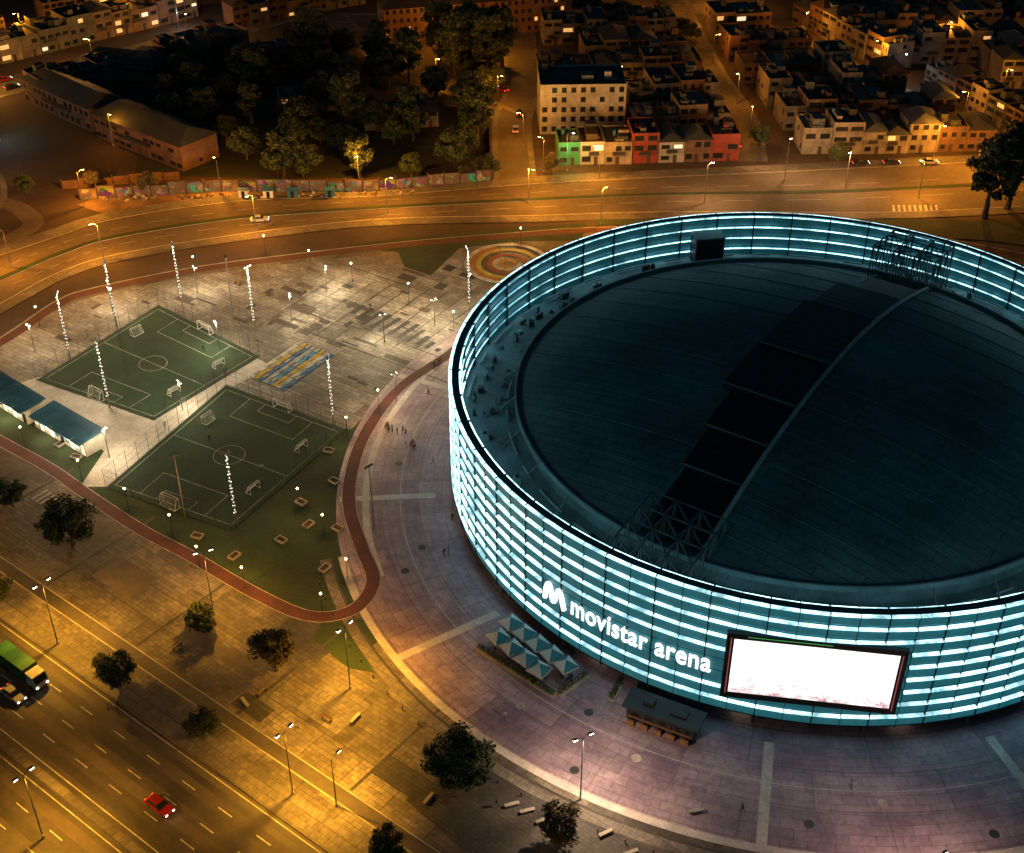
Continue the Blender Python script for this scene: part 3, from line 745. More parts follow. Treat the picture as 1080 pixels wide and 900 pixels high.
def frame(x,y,a,w_=1.9,d_=1.3):
    mb=MB();t=.13
    mb.box(-w_/2,w_/2,-d_/2,-d_/2+t,0,.4,m_kerb);mb.box(-w_/2,w_/2,d_/2-t,d_/2,0,.4,m_kerb)
    mb.box(-w_/2,-w_/2+t,-d_/2+t,d_/2-t,0,.4,m_kerb);mb.box(w_/2-t,w_/2,-d_/2+t,d_/2-t,0,.4,m_kerb)
    mb.box(-w_/2+t,w_/2-t,-d_/2+t,d_/2-t,0,.2,m_dirt)
    mb.obj('planter_box',(x,y,.14),a)
for x,y in [(-36,177),(-38,167),(-31,183),(-33,192),(-29,170),(-45,163),(-52,168),(-30,160),(-34,171),(-85,199),(-82,194),(-78,190)]:
    frame(x,y,R(random.choice([-37,-20,57])))
mb=MB();mb.cyl((0,0,0),(0,0,.8),.09,.08,m_dmetal,8);mb.cyl((0,0,.8),(0,0,.88),.1,.03,m_metal,8);bm=mb.mesh('bollard')
for i in range(34):
    x,y=pol(199+i*2.6,83.6);place(bm,'bollard',(x,y,.12))
mb=MB();mb.box(-1.0,1.0,-.25,.25,.3,.5,m_kerb);mb.box(-.9,-.6,-.22,.22,0,.3,m_side);mb.box(.6,.9,-.22,.22,0,.3,m_side);cbm=mb.mesh('concrete_bench')
for x,y,a in [(0,113,.3),(2,112,.3),(4,110.5,.4),(12,108.5,.5),(-8,117.5,-.6),(-11,114,1),(15,105.5,.4),(26,104.6,.2),(24,112,.2),(-22,128,1),(-38,131,2.2)]: place(cbm,'concrete_bench',(x,y,.13),a)

# ------------------------------------------------------------------ lamps
SOD=(1,.34,.022);GOLD=(1,.43,.03);WARM=(1,.60,.22);WHT=(1,.79,.47)
def lamp_mesh(h,arm,double,emat,name):
    mb=MB();mb.cyl((0,0,0),(0,0,.5),.2,.18,m_kerb,8);mb.cyl((0,0,.4),(0,0,h),.11,.06,m_metal,8)
    for s in ((1,-1) if double else (1,)):
        mb.cyl((0,0,h-.3),(s*arm*.6,0,h+.2),.04,.035,m_metal,6);mb.cyl((s*arm*.6,0,h+.2),(s*arm,0,h+.25),.035,.035,m_metal,6)
        mb.box(min(s*arm,s*(arm+.7)),max(s*arm,s*(arm+.7)),-.16,.16,h+.22,h+.34,m_metal)
        mb.box(min(s*(arm+.1),s*(arm+.65)),max(s*(arm+.1),s*(arm+.65)),-.17,.17,h+.10,h+.22,emat)
    return mb.mesh(name)
lm_h=lamp_mesh(12,.8,True,e_warm,'street_lamp');lm_s=lamp_mesh(9,1.1,False,e_sod,'street_lamp');lm_c=lamp_mesh(10,1.1,False,e_cool,'street_lamp')
def glob_mesh(emat):
    mb=MB();mb.cyl((0,0,0),(0,0,4.4),.06,.045,m_dmetal,6);mb.cyl((0,0,4.4),(0,0,4.5),.13,.13,m_dmetal,8)
    rr=[(.1,4.5),(.17,4.6),(.18,4.70),(.12,4.80),(.0,4.86)]
    for (r0,z0),(r1,z1) in zip(rr[:-1],rr[1:]): mb.cyl((0,0,z0),(0,0,z1),r0,max(r1,.01),emat,8,False)
    return mb.mesh('path_lamp')
lm_g=glob_mesh(e_warm);lm_g2=glob_mesh(e_sod)
def lamp(me,x,y,h,col,pw,ang=0,z=.12,name='street_lamp',rad=.2,arm=.9,spot=138,kind='SPOT'):
    o=place(me,name,(x,y,z),ang)
    light(kind,'bulb',(arm,0,h-.25),col,pw,o,rad,spot=spot)
    return o
def plamp(me,x,y,col,pw):
    o=place(me,'path_lamp',(x,y,.12),0);light('POINT','bulb',(0,0,5.15),col,pw,o,.12)
for x,y,a in [(-68,143,1),(-29,115,1.1),(-23.3,134,1.1),(-60,108,.9),(-107,173,1),(-95,152,.9),(10,85,1)]:
    lamp(lm_h,x,y,12,GOLD,35000*a,HA+math.pi/2,spot=146)
lamp(lm_h,-46,150,11,GOLD,17000,.4,spot=146)
lamp(lm_h,9,114,12,(1,.66,.40),22000,.5,spot=156)
lamp(lm_h,49,96,12,(1,.62,.42),26000,.5,spot=156)
lamp(lm_s,-23,113,9,GOLD,8000,1)
for x,y in [(-56,268),(-45,261),(-22,246),(-12,234),(2,272),(-9,250),(-35,255),(-70,258),(-86,247),(-98,236),(-104,226)]: plamp(lm_g,x,y,WARM,1300)
for x,y in [(-29,149),(-42,155),(-56,168),(-65,175),(-36,175),(-50,160),(-75,183),(-88,193),(-26,157),(-31,168),(-30,196),(-25,205),(-97,200)]: plamp(lm_g2,x,y,(1,.45,.10),1000)
for x,y,c,p in [(47,295,1,1),(69,309,1,1.2),(83,303,1,1.2),(21,283,0,1),(22,309,0,1),(8,313,0,.6),(4,295,0,1.2),(-38,303,0,1.3),(-72,300,0,1.3),(-104,293,0,1.2),(-92,265,0,1.2),(-60,280,0,1),(-30,289,0,1),(-112,262,0,1),(-128,235,0,1),(100,298,0,1.2),(118,312,0,1.2),(110,322,0,.8),(132,300,0,1),(150,310,0,1)]:  # second half of the list: unseen lamps added to light the road orange
    if c: lamp(lm_c,x,y,10,(1,.50,.18),9500*p,random.random()*6,kind='POINT')
    else: lamp(lm_s,x,y,9,SOD,13500*p,random.random()*6,kind='POINT')
for x,y,p in [(3,330,1),(-4,358,1),(-22,372,.5),(-38,397,.6),(-4,395,1),(64,336,.5),(64,360,.6),(61,392,.7),(57,428,.9),(124,345,1),(108,385,1.1),(92,412,1.1),(72,446,1.4),(-22,434,1.3),(14,436,1.1),(-18,407,1.3),(-102,410,2.0),(-126,388,2.0),(-152,366,1.8),(-76,436,1.6),(-128,436,1.3),(-155,413,1.3),(140,363,.8),(175,366,.8),(135,405,.8),(170,409,.8),(30,366,.3),(-130,305,.4),(-106,330,.4),(40,445,.8)]:
    lamp(lm_s,x,y,9,SOD if p<1.5 else (1,.42,.07),7000*p,random.random()*6,kind='POINT')
for x,y,c in [(-137,333,(.4,.9,1)),(-148,322,(.4,.9,1)),(-108,424,(.7,.95,1)),(112,372,(.4,.8,1)),(14,314,(.1,1,.35))]:
    lamp(lm_c,x,y,6,c,1100,name='street_lamp',kind='POINT')
def mast_mesh(h):
    mb=MB();mb.cyl((0,0,0),(0,0,h),.15,.08,m_metal,8)
    z=2.6;k=0
    while z<h-.4:
        a=k*1.7
        x,y=.15*math.cos(a),.15*math.sin(a);mb.box(x-.06,x+.06,y-.06,y+.06,z,z+.14,e_led)
        x,y=-x,-y;mb.box(x-.045,x+.045,y-.045,y+.045,z+.1,z+.28,e_led)
        z+=.72;k+=1
    mb.box(-.9,.9,-.06,.06,h-.15,h,m_metal)
    for x in (-.7,.0,.7): mb.box(x-.2,x+.2,-.28,-.1,h-.1,h+.3,m_metal);mb.box(x-.15,x+.15,-.30,-.28,h-.05,h+.25,e_led)
    return mb.mesh('floodlight_mast')
mm=mast_mesh(15)
mbp=MB();mbp.cyl((0,0,0),(0,0,13),.15,.08,m_metal,8);mbp.box(-.9,.9,-.06,.06,12.85,13,m_metal)
for x in (-.6,.0,.6): mbp.box(x-.2,x+.2,-.3,-.1,12.7,13.1,m_metal)
mm2=mbp.mesh('floodlight_mast')
mbp=MB();mbp.cyl((0,0,0),(0,0,6.5),.11,.07,m_metal,8);mbp.box(-.7,.7,-.06,.06,6.35,6.5,m_metal)
for x in (-.5,.5): mbp.box(x-.2,x+.2,-.3,-.1,6.3,6.6,m_metal);mbp.box(x-.17,x+.17,-.28,-.12,6.2,6.3,e_warm)
mm3=mbp.mesh('plaza_lamp')
for x,y,pw in [(-82,236,2600),(-88,223,3200),(-70,244,2600),(-76,206,8000),(-53,234,5500),(-33,200,2400),(-46,171,1500),(-9,242,4500)]:
    o=place(mm,'floodlight_mast',(x,y,.14),random.random()*6)
    light('POINT','floodlight',(0,-.7,13.2),WHT,pw,o,.3)
for x,y in [(-55,173),(-23,170),(-59,242)]: place(mm2,'floodlight_mast',(x,y,.14),random.random()*6)
for x,y,pw in [(-59,227,9000),(-22,208,3000),(-26,230,11000),(-40,250,10000),(-16,236,12000),(-46,238,5000),(-62,205,7000),(-96,226,4500),(-84,241,6500),(-72,190,6500),(-68,250,5500)]:
    o=place(mm3,'plaza_lamp',(x,y,.14),random.random()*6);light('POINT','floodlight',(0,-.2,5.9),WHT,pw*.68,o,.25)

# ------------------------------------------------------------------ trees
def tree_mesh(seed,h,cr,mat,nl=46,nper=110):
    random.seed(seed);mb=MB();th=h*.32
    p=Vector((0,0,0));r=.045*h
    for i in range(4):
        q=p+Vector((rnd_in(-.1,.1)*h*.1,rnd_in(-.1,.1)*h*.1,th/4));mb.cyl(p,q,r,r*.85,m_bark,7,False);p=q;r*=.85
    for i in range(9):
        a=i*2.4+random.random();l=cr*rnd_in(.5,.85);q=p+Vector((math.cos(a)*l*.5,math.sin(a)*l*.5,h*.18*rnd_in(.6,1.2)));s=p+Vector((math.cos(a)*l,math.sin(a)*l,h*rnd_in(.2,.45)))
        mb.cyl(p,q,r*.6,r*.35,m_bark,5,False);mb.cyl(q,s,r*.35,r*.1,m_bark,5,False)
    ch=h*.36;cz=h*.62
    for i in range(nl):
        while True:
            v=Vector((rnd_in(-1,1),rnd_in(-1,1),rnd_in(-.9,1)))
            if v.length<1: break
        rr=rnd_in(.16,.34)*cr
        leaf_cloud(mb,v.x*cr*.86,v.y*cr*.86,cz+v.z*ch,rr,rr,rr*.75,nper,.026*h*rnd_in(.8,1.2),mat)
    return mb.mesh('tree')
tms=[tree_mesh(1,6,3.4,m_leaf,46,150),tree_mesh(2,6,3.2,m_leaf2,44,150),tree_mesh(3,6,3.6,m_leaf,50,150),tree_mesh(4,10,3.4,m_leaf3,46,130),tree_mesh(5,6,3.5,m_leaf3,46,110)]
random.seed(11)
def tree(x,y,s,k=None,z=.12,sz=None):
    me=tms[k if k is not None else random.randrange(3)]
    return place(me,'tree',(x,y,z),random.random()*6.28,scale=(s,s,sz or s*rnd_in(.9,1.15)))
for x,y,s,k in [(-85,176,.9,0),(-80,152,.8,2),(-72,166,1.35,2),(-46.5,145.5,.85,0),(-34.5,137.5,1.15,1),(-56.5,134.5,.95,0),(-42.5,124.5,.75,2),(-7,117,1.4,2),(6,107,1.0,1),(-16,104.5,.85,0),(-60,138,.45,0),(-95,180,.9,1),(-104,190,.9,0)]:
    tree(x,y,s,k)
tree(113,287,2.0,3);tree(120,292,1.9,3);tree(128,284,1.8,3);tree(135,296,1.7,3)
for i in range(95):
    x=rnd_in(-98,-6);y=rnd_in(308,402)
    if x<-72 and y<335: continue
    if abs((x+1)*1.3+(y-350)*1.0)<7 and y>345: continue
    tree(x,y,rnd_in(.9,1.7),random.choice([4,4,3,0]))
for x,y in [(-17,383),(-10,386),(-7,381),(-14,391),(-22,394),(-3,388)]: tree(x,y,1.6,3,sz=1.9)
for i in range(14): tree(rnd_in(20,60),rnd_in(405,445),rnd_in(.9,1.4),4)
for x,y in [(-132,285),(-140,275),(-128,268),(-120,300),(-138,300),(-150,290),(-12,309),(10,312),(66,330),(84,318),(130,318),(112,335),(-104,302),(-126,250),(-135,262),(100,372),(128,372),(150,330),(90,392),(-90,300)]: tree(x,y,rnd_in(.6,1.1))

# ------------------------------------------------------------------ buildings
palette=[(.20,.14,.09),(.16,.08,.05),(.24,.20,.16),(.17,.15,.13),(.13,.07,.05),(.26,.23,.19),(.19,.10,.06),(.11,.11,.11),(.22,.14,.08)]
wallm=[M('house_wall_%d'%i,tuple(v*.8 for v in c),.85,.5,.25,1.6) for i,c in enumerate(palette)]
m_green=M('green_wall',(.03,.16,.08),.8);m_redw=M('red_wall',(.20,.03,.02),.8);m_whw=M('white_plaster',(.27,.27,.26),.85,.45,.2,1.2)
roofs=[m_roofd,m_roofd,m_roofz,m_roofr,m_roofd]
def build(wl,rf,wn,dr,w_,d_,h,wm,rm,lit,T,kind='flat'):
    t=.2
    wl.box(0,w_,0,d_,0,h-.25,wm,T,False)
    fl=max(1,round(h/2.8));fh=h/fl
    if kind=='flat':
        for a in ((0,w_,0,t),(0,w_,d_-t,d_),(0,t,t,d_-t),(w_-t,w_,t,d_-t)): wl.box(a[0],a[1],a[2],a[3],h-.25,h+.35,wm,T)
        rf.box(t,w_-t,t,d_-t,h-.24,h-.05,rm,T)
        for _ in range(random.randint(2,5)):
            x=rnd_in(.6,w_-2.2);y=rnd_in(.6,d_-2.5);a=rnd_in(.6,3.2);b=rnd_in(.6,4.0);rf.box(x,min(x+a,w_-.4),y,min(y+b,d_-.4),h-.04,h+rnd_in(.2,2.2),random.choice([rm,wm,m_roofz,m_roofd]),T)
        if random.random()<.5:
            x=rnd_in(1,w_-1);y=rnd_in(1,d_-1);rf.cyl(T@Vector((x,y,h)),T@Vector((x,y,h+1.3)),.55,.5,random.choice([m_dmetal,m_blue]),8)
    else:
        o=.5;zt=h+min(w_,d_)*.22
        if w_>=d_:
            k=d_/2
            p=[(-o,-o,h-.2),(w_+o,-o,h-.2),(w_+o,d_+o,h-.2),(-o,d_+o,h-.2),(k*.6,d_/2,zt),(w_-k*.6,d_/2,zt)]
            fs=[(0,1,5,4),(1,2,5),(2,3,4,5),(3,0,4),(3,2,1,0)]
        else:
            k=w_/2
            p=[(-o,-o,h-.2),(w_+o,-o,h-.2),(w_+o,d_+o,h-.2),(-o,d_+o,h-.2),(w_/2,k*.6,zt),(w_/2,d_-k*.6,zt)]
            fs=[(0,1,4),(1,2,5,4),(2,3,5),(3,0,4,5),(3,2,1,0)]
        rf.faces([T@Vector(q) for q in p],fs,rm)
    n=max(2,int(w_/rnd_in(1.9,3.2)));sp=w_/n;ww=rnd_in(.3,.65);wh=rnd_in(.9,1.4)
    for f in range(fl):
        z0=f*fh+.9;z1=min(z0+wh,h-.4)
        for i in range(n):
            if f==0 and i==n//2:
                dr.box(i*sp+.4,i*sp+1.4,-.05,0,0,2.1,m_roofr,T);continue
            if random.random()<.18: continue
            g=random.random();mt=(e_win if random.random()<.6 else e_win2) if g<lit else m_glass
            wn.box(i*sp+ww,i*sp+sp-ww,-.04,0,z0,z1,mt,T)
            wn.box(i*sp+ww-.07,i*sp+sp-ww+.07,-.12,-.0,z0-.12,z0-.02,m_roofz,T)
            if random.random()<.5: wn.box(i*sp+ww,i*sp+sp-ww,d_,d_+.04,z0,z1,m_glass if random.random()>lit*.5 else e_win,T)
        for j in range(max(1,int(d_/4))):
            y=j*4+1.4
            if random.random()<.3: wn.box(-.04,0,y,min(y+1.1,d_-.2),z0,z1,m_glass,T)
            if random.random()<.3: wn.box(w_,w_+.04,y,min(y+1.1,d_-.2),z0,z1,m_glass,T)
        if f>0: wl.box(0,w_,-.08,0,f*fh-.02,f*fh+.12,wm,T)
    if fl>1 and random.random()<.5:
        x=rnd_in(.3,w_*.4);wl.box(x,x+w_*.4,-.9,-.08,fh-.14,fh+.0,m_roofz,T);wl.box(x,x+w_*.4,-.9,-.82,fh,fh+.9,m_dmetal,T)
def house(x,y,ang,w_,d_,h,wm,rm,lit=.06,kind='flat',name='house'):
    e=empty(name,(x,y,0),ang);I=Matrix.Identity(4);a,b,c,d=MB(),MB(),MB(),MB()
    build(a,b,c,d,w_,d_,h,wm,rm,lit,I,kind)
    a.obj('walls',parent=e);b.obj('roof',parent=e);c.obj('windows',parent=e);d.obj('door',parent=e);return e
def row(p0,p1,dep,h0,h1,w0=5.5,w1=8.5,lit=.06,mats=None,gap=0,far=False):
    p0=Vector(p0);p1=Vector(p1);L_=(p1-p0).length;d=(p1-p0)/L_;ang=math.atan2(d.y,d.x);u=0;i=0;lit*=.5
    if far: A,B,C,D=MB(),MB(),MB(),MB()
    while u<L_-3:
        w_=min(rnd_in(w0,w1),L_-u)
        if L_-u-w_<3: w_=L_-u
        h=rnd_in(h0,h1);dd=dep*rnd_in(.75,1.05);wm=mats[i%len(mats)] if mats else random.choice(wallm);rm=random.choice(roofs)
        q=p0+d*u;n=Vector((-d.y,d.x))*rnd_in(0,.8);q=q+n
        kind='hip' if random.random()<.25 else 'flat'
        if far: build(A,B,C,D,w_-.06,dd,h,wm,rm,lit,Matrix.Translation((q.x,q.y,0))@Matrix.Rotation(ang,4,'Z'),kind)
        else: house(q.x,q.y,ang,w_-.06,dd,h,wm,rm,lit,kind)
        u+=w_+(gap if random.random()<.3 else 0);i+=1
    if far:
        e=empty('row_of_houses');A.obj('walls',parent=e);B.obj('roofs',parent=e);C.obj('windows',parent=e);D.obj('doors',parent=e)
row((12,317),(59,320),11,5.5,8,5.5,7.5,.2,[m_green,m_whw,wallm[5],m_redw,m_whw,wallm[1],m_redw])
house(7.5,338,R(2),23,15,13.5,m_whw,m_roofd,.02,name='apartment_block')
row((33,334),(59,338),13,5,9,lit=.05);row((33,351),(58,355),13,5,9,lit=.04);row((8,374),(56,378),12,5,9,lit=.04)
row((76,324),(127,326),11,5,8.5,5,9,.3)
row((74,340),(121,344),13,5,8.5,lit=.04);row((72,357),(112,361),13,5,9,lit=.04);row((68,376),(100,380),12,5,9,lit=.04);row((66,394),(92,398),12,5,9,lit=.04)
row((64,412),(82,415),12,5,9)
row((92,432),(112,386),10,6,9,lit=.1);row((120,374),(138,328),9,6,9,lit=.1)
for y in (340,371,384): row((142,y),(215,y+4),12,5,10,lit=.05)
for y in (392,414,432,446): row((116 if y<400 else 100,y),(215,y+5),13,5,10,lit=.05)
row((22,388),(53,392),11,6,9,lit=.04);row((10,409),(52,413),12,6,9,lit=.05)
row((-165,383),(-104,438),12,6,10,6,10,.35);row((-88,412),(-140,366),10,5,8,6,10,.1)
row((-180,400),(-160,414),9,5,8);row((-152,428),(-118,450),12,6,9,lit=.2);row((-190,365),(-172,380),12,6,9,lit=.15)
row((-172,322),(-142,336),9,4,6,5,8,.1);row((-180,342),(-150,360),9,4,6,5,8,.1);row((-172,300),(-152,308),9,4,6)
row((-85,385),(-62,392),9,5,7,lit=.03);row((-64,350),(-46,355),8,4,6,lit=.15);row((-40,340),(-20,343),8,4,5,lit=.03)
row((-90,425),(-50,452),11,6,9,lit=.1)
house(-40,411,R(13.8),59,14,11,wallm[1],m_roofr,.05,'hip','brick_college_building')
def long_b(p0,p1,d,h):
    p0=Vector(p0);p1=Vector(p1);v=p1-p0;return house(p0.x,p0.y,math.atan2(v.y,v.x),v.length,d,h,wallm[4],m_roofd,.01,'hip','long_brick_building')
long_b((-139,362),(-114,339),11,7);long_b((-112,336),(-84,313.5),12,7)
long_b((-126,378),(-104,372),10,7)
for y in range(468,640,24):
    for x0 in (-240,-120,0,120): row((x0+4,y+rnd_in(-2,2)),(x0+108,y+rnd_in(-2,2)),13,6,11,6,11,.08,far=True)
for x in (-330,-250):
    for y in range(250,450,26): row((x,y),(x+66,y+3),13,5,9,6,11,.05,far=True)
for x in (226,300):
    for y in range(340,450,26): row((x,y),(x+66,y+3),13,5,9,6,11,.05,far=True)
mb=MB();mb.box(-1.6,1.6,-1.6,1.6,0,17,wallm[1]);mb.box(-1.9,1.9,-1.9,1.9,17,17.6,m_kerb);mb.box(-1.2,1.2,-1.2,1.2,17.6,19,wallm[1])
for z in (3,6,9,12,15): mb.box(-.5,.5,-1.66,-1.6,z,z+1.3,m_glass)
mb.obj('brick_tower',(146,355,0),.2)

def grafmat():
    m,nt,b=newmat('mural_paint')
    tc=nt.nodes.new('ShaderNodeTexCoord').outputs['Object']
    nz=nt.nodes.new('ShaderNodeTexNoise');nz.inputs['Scale'].default_value=.5;nt.links.new(tc,nz.inputs[0])
    va=nt.nodes.new('ShaderNodeVectorMath');va.operation='MULTIPLY_ADD';va.inputs[1].default_value=(3,3,3);nt.links.new(nz.outputs['Color'],va.inputs[0]);nt.links.new(tc,va.inputs[2])
    v=nt.nodes.new('ShaderNodeTexVoronoi');v.inputs['Scale'].default_value=.6;nt.links.new(va.outputs[0],v.inputs['Vector'])
    hs=nt.nodes.new('ShaderNodeHueSaturation');hs.inputs['Saturation'].default_value=1.0;hs.inputs['Value'].default_value=.30;nt.links.new(v.outputs['Color'],hs.inputs['Color'])
    f=noise_fac(nt,tc,.3,6,.7,.45,.55);c=mixc(nt,f,(.10,.07,.05),hs.outputs[0]);nt.links.new(c,b.inputs['Base Color']);return m
gm=grafmat()
def wall(p0,p1,h,mat,name):
    p0=Vector(p0);p1=Vector(p1);v=p1-p0;L_=v.length;mb=MB();n=int(L_/4)
    for i in range(n):
        x=i*L_/n;x1=(i+1)*L_/n;hh=h*rnd_in(.8,1.1);mb.box(x,x1-.01,0,.3,0,hh,mat);mb.box(x,x1-.01,-.04,.34,hh,hh+.08,m_roofr)
        mb.box(x-.15,x+.15,-.08,.38,0,h*1.12,m_roofr)
    mb.obj(name,(p0.x,p0.y,0),math.atan2(v.y,v.x))
wall((-106,297),(-72,301.5),3.2,gm,'mural_wall');wall((-72,301.5),(-37,301.5),3.2,gm,'mural_wall');wall((-37,301.5),(-5,308),3.2,gm,'mural_wall')
wall((-112,303),(-84,309),2.5,wallm[6],'brick_wall')
wall((-5,308),(-6,344),2.6,wallm[1],'brick_wall')

def rubble(x,y,n):
    mb=MB()
    for _ in range(n):
        T=Matrix.Translation((rnd_in(-3,3),rnd_in(-1.2,1.2),.1))@Matrix.Rotation(random.random()*6,4,Vector((rnd_in(-1,1),rnd_in(-1,1),1)).normalized());s=rnd_in(.15,.6)
        mb.box(-s,s,-s*.6,s*.6,-s*.4,s*.4,random.choice([m_kerb,wallm[1],m_side]),T)
    mb.obj('rubble_heap',(x,y,.05))
for x in range(-98,-20,9): rubble(x+rnd_in(-2,2),297.5+rnd_in(-.6,.8)+(x+98)*.035,16)
for x,y in [(-60,298.5),(-54,298.8),(-45,299),(-66,298.6)]:
    mb=MB();mb.box(-1.2,1.2,-.8,.8,0,2.0,m_blue if x>-60 else m_uw);mb.faces([(-1.4,-1.0,2.0),(1.4,-1.0,2.0),(1.4,1.0,2.0),(-1.4,1.0,2.0),(-1.4,0,2.5),(1.4,0,2.5)],[(0,1,5,4),(2,3,4,5),(1,2,5),(3,0,4)],m_blue);mb.box(-.4,.4,-.85,-.8,0,1.8,m_glass);mb.obj('site_hut',(x,y,.05),rnd_in(-.2,.2))

# ------------------------------------------------------------------ vehicles
def car_mesh(col,name='car'):
    pm=M('car_paint',col,.3,.05,1,3,0,.3);mb=MB()
    body=[(-2.1,.3),(2.1,.3),(2.15,.62),(1.95,.8),(.95,.92),(-1.75,.95),(-2.1,.8)]
    mb.prism(body,-.85,.85,pm,.06)
    mb.prism([(-1.65,.93),(.95,.91),(.35,1.42),(-1.15,1.44)],-.78,.78,m_glass,.16)
    mb.prism([(-1.15,1.43),(.35,1.41),(.25,1.47),(-1.05,1.49)],-.64,.64,pm,.04)
    for x in (-1.3,1.3):
        for y in (-.86,.68): mb.cyl((x,y,.32),(x,y+.18,.32),.32,.32,m_rubber,14);mb.cyl((x,y-.01,.32),(x,y+.19,.32),.17,.17,m_metal,10)
    for y in (-.72,.42): mb.box(2.08,2.17,y,y+.3,.58,.72,e_head);mb.box(-2.15,-2.06,y,y+.3,.66,.8,e_red)
    for y in (-.95,.85): mb.box(.6,.8,y,y+.1,.9,1.02,pm)
    return mb.mesh(name)
def truck_mesh():
    mb=MB();g=M('container_green',(.02,.13,.05),.6,.3,.5,3);wc=M('cab_white',(.4,.4,.4),.5)
    mb.box(-5,2.4,-1.0,1.0,.75,.95,m_dmetal);mb.box(-5,2.2,-1.2,1.2,.97,3.2,g)
    for i in range(18): x=-4.8+i*.4;mb.box(x,x+.15,-1.25,-1.2,1.05,3.1,g);mb.box(x,x+.15,1.2,1.25,1.05,3.1,g)
    mb.prism([(2.5,.6),(4.6,.6),(4.65,1.5),(4.2,2.7),(2.5,2.8)],-1.15,1.15,wc,.08);mb.prism([(4.25,1.6),(4.68,1.6),(4.3,2.5),(4.1,2.5)],-1.0,1.0,m_glass,.05)
    for x in (-4,-2.8,3.5):
        for y in (-1.2,.9): mb.cyl((x,y,.5),(x,y+.3,.5),.5,.5,m_rubber,14)
    for y in (-1,.7): mb.box(4.6,4.7,y,y+.3,.8,1,e_head);mb.box(-5.08,-5,y,y+.3,.8,1,e_red)
    return mb.mesh('container_truck')
cr=car_mesh((.35,.02,.02));cw=car_mesh((.4,.4,.4));ck=car_mesh((.03,.03,.035))
x,y=P(-105.5,60.8);place(cr,'car',(x,y,.03),HA)
x,y=P(-140,64.4);place(truck_mesh(),'container_truck',(x,y,.03),HA)
x,y=P(-137.5,60.9);place(cw,'car',(x,y,.03),HA)
for i,(p,a) in enumerate([((-118,400),.72),((-110,404),.72),((-135,383),.72),((-146,372),.72),((-96,423),.72),((-88,431),.72),((-128,394),.72),((-122,386),3.8),((-104,417),3.8),((-150,378),.72),((90,317.6),0.05),((98,317.9),.05),((108,318.3),.05),((60,330),1.5),((99,396),-1.05),((110,371),-1.05),((1,340),1.55),((-3,370),2.3),((2,352),1.55),((120,352),-1.1),((-60,285),.15)]):
    place([ck,cw,cr,ck][(i*5+1)%4],'car',(p[0],p[1],.12),a)

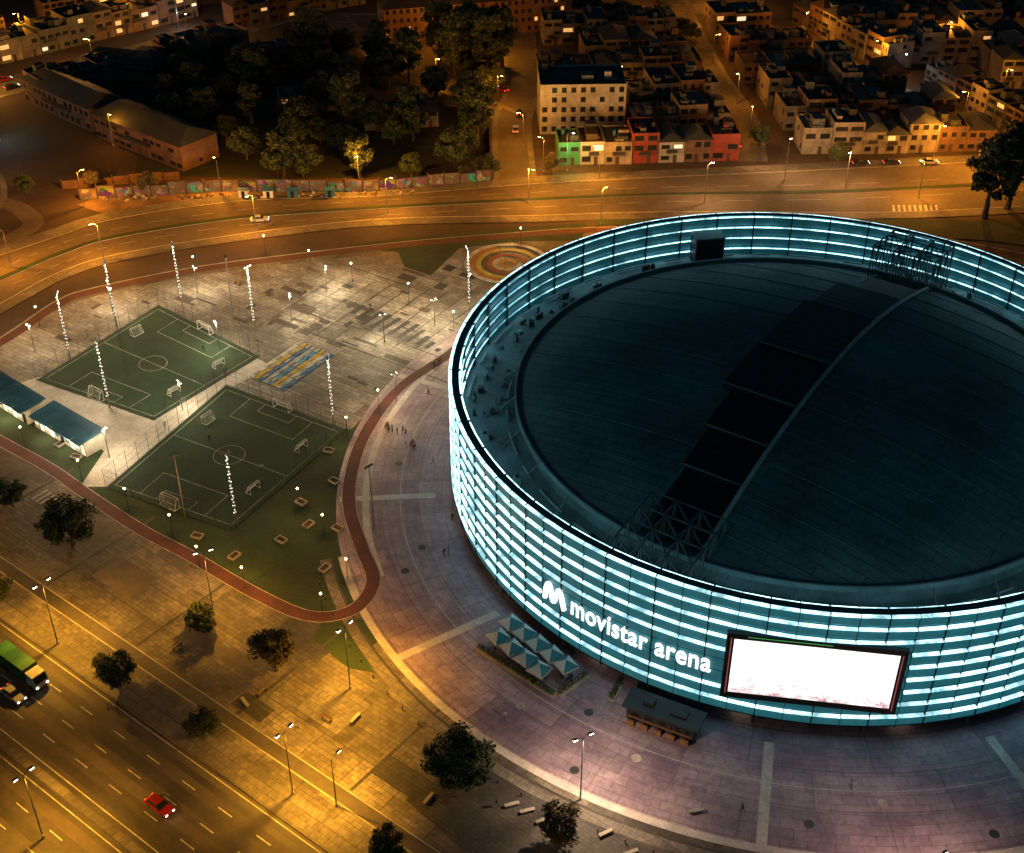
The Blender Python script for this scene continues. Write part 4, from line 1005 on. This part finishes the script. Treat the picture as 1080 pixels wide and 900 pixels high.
# ------------------------------------------------------------------ people
def person_mesh(pose,shirt,pants):
    J={'pelvis':(0,0,.95),'chest':(0,0,1.28),'neck':(0,0,1.48),'head':(0,.02,1.60),'top':(0,.02,1.72)}
    step=.28 if pose=='walk' else .05
    if pose=='sit':
        pz=.5;J={'pelvis':(0,0,pz),'chest':(0,.02,pz+.34),'neck':(0,.04,pz+.54),'head':(0,.07,pz+.67),'top':(0,.07,pz+.78)}
        for s,n in ((-1,'l'),(1,'r')):
            J['hip'+n]=(s*.1,.02,pz);J['knee'+n]=(s*.12,.44,pz+.02);J['ank'+n]=(s*.12,.48,.09);J['toe'+n]=(s*.13,.64,.04)
            J['sh'+n]=(s*.19,.0,pz+.48);J['el'+n]=(s*.24,.08,pz+.22);J['ha'+n]=(s*.14,.32,pz+.14)
    else:
        for s,n in ((-1,'l'),(1,'r')):
            f=s*step
            J['hip'+n]=(s*.1,0,.92);J['knee'+n]=(s*.1,f*.6+.03,.5);J['ank'+n]=(s*.1,f,.09);J['toe'+n]=(s*.11,f+.17,.04)
            J['sh'+n]=(s*.2,0,1.42);J['el'+n]=(s*.25,-f*.4,1.14);J['ha'+n]=(s*.24,-f*.8+.05,.88)
    rad={'pelvis':.14,'chest':.16,'neck':.06,'head':.1,'top':.07,'hip':.09,'knee':.06,'ank':.042,'toe':.035,'sh':.065,'el':.045,'ha':.035}
    names=list(J);idx={n:i for i,n in enumerate(names)}
    ed=[('pelvis','chest'),('chest','neck'),('neck','head'),('head','top')]
    for n in 'lr': ed+=[('pelvis','hip'+n),('hip'+n,'knee'+n),('knee'+n,'ank'+n),('ank'+n,'toe'+n),('chest','sh'+n),('sh'+n,'el'+n),('el'+n,'ha'+n)]
    me=bpy.data.meshes.new('p');me.from_pydata([J[n] for n in names],[(idx[a],idx[b]) for a,b in ed],[])
    o=bpy.data.objects.new('p',me);sc.collection.objects.link(o)
    o.modifiers.new('s','SKIN');su=o.modifiers.new('u','SUBSURF');su.levels=1
    for n in names:
        r=rad.get(n,rad.get(n[:-1],.05));v=me.skin_vertices[0].data[idx[n]];v.radius=(r,r)
        v.use_root=(n=='pelvis')
    bpy.context.view_layer.update()
    m2=bpy.data.meshes.new_from_object(o.evaluated_get(bpy.context.evaluated_depsgraph_get()));bpy.data.objects.remove(o)
    m2.materials.clear()
    for m in (M('shirt',shirt,.8),M('trousers',pants,.8),m_skin,m_hair): m2.materials.append(m)
    hz=J['neck'][2];pz=J['pelvis'][2]
    for p in m2.polygons:
        c=p.center
        if c.z>hz+.17: k=3
        elif c.z>hz: k=3 if c.y<J['head'][1]-.02 else 2
        elif abs(c.x)>.2 and c.z<pz+.02 and pose!='sit': k=2
        elif c.z<pz+(.03 if pose=='sit' else -.02): k=1
        else: k=0
        p.material_index=k;p.use_smooth=True
    return m2
pms=[person_mesh('stand',(.05,.05,.06),(.03,.03,.04)),person_mesh('walk',(.3,.3,.3),(.04,.05,.1)),person_mesh('walk',(.03,.03,.03),(.02,.02,.02)),person_mesh('sit',(.25,.05,.04),(.03,.03,.05))]
for x,y,k in [(-11,163,2),(-10.3,163.5,1),(-20,162,1),(-10,172,0),(-2,113,2),(-21,197,0),(-20,197.6,1),(-19.4,196.6,2),(-22,198,0),(-1,128,1),(30,112,2),(45,116,1),(-30,126,1),(-14,188,1),(-16,210,2),(-40,238,1),(-30,243,2),(-64,199,1),(-55,195,2),(-44,186,1),(-62,226,2)]:
    place(pms[k],'person',(x,y,.17),random.random()*6.28)
mb=MB();wd=M('bench_wood',(.2,.12,.07),.7)
for i in range(4): mb.box(-.9,.9,-.22+i*.12,-.12+i*.12,.42,.46,wd)
for i in range(3): mb.box(-.9,.9,-.28,-.25,.55+i*.13,.64+i*.13,wd)
for x in (-.75,.75): mb.box(x-.04,x+.04,-.24,.22,0,.42,m_dmetal);mb.box(x-.04,x+.04,-.3,-.25,.2,.92,m_dmetal)
bn=mb.mesh('park_bench')
for x,y,a in [(-23,199.5,1.9),(-18,194,1.9),(-15,222,.8),(-45,251,2),(-60,254,2.4),(-36,133,.9),(-50,142,.9),(-26,128,2.5)]: place(bn,'park_bench',(x,y,.15),a)
for x,y,a in [(-23,199.5,1.9),(-18,194,1.9)]: place(pms[3],'person',(x,y,.13),a)
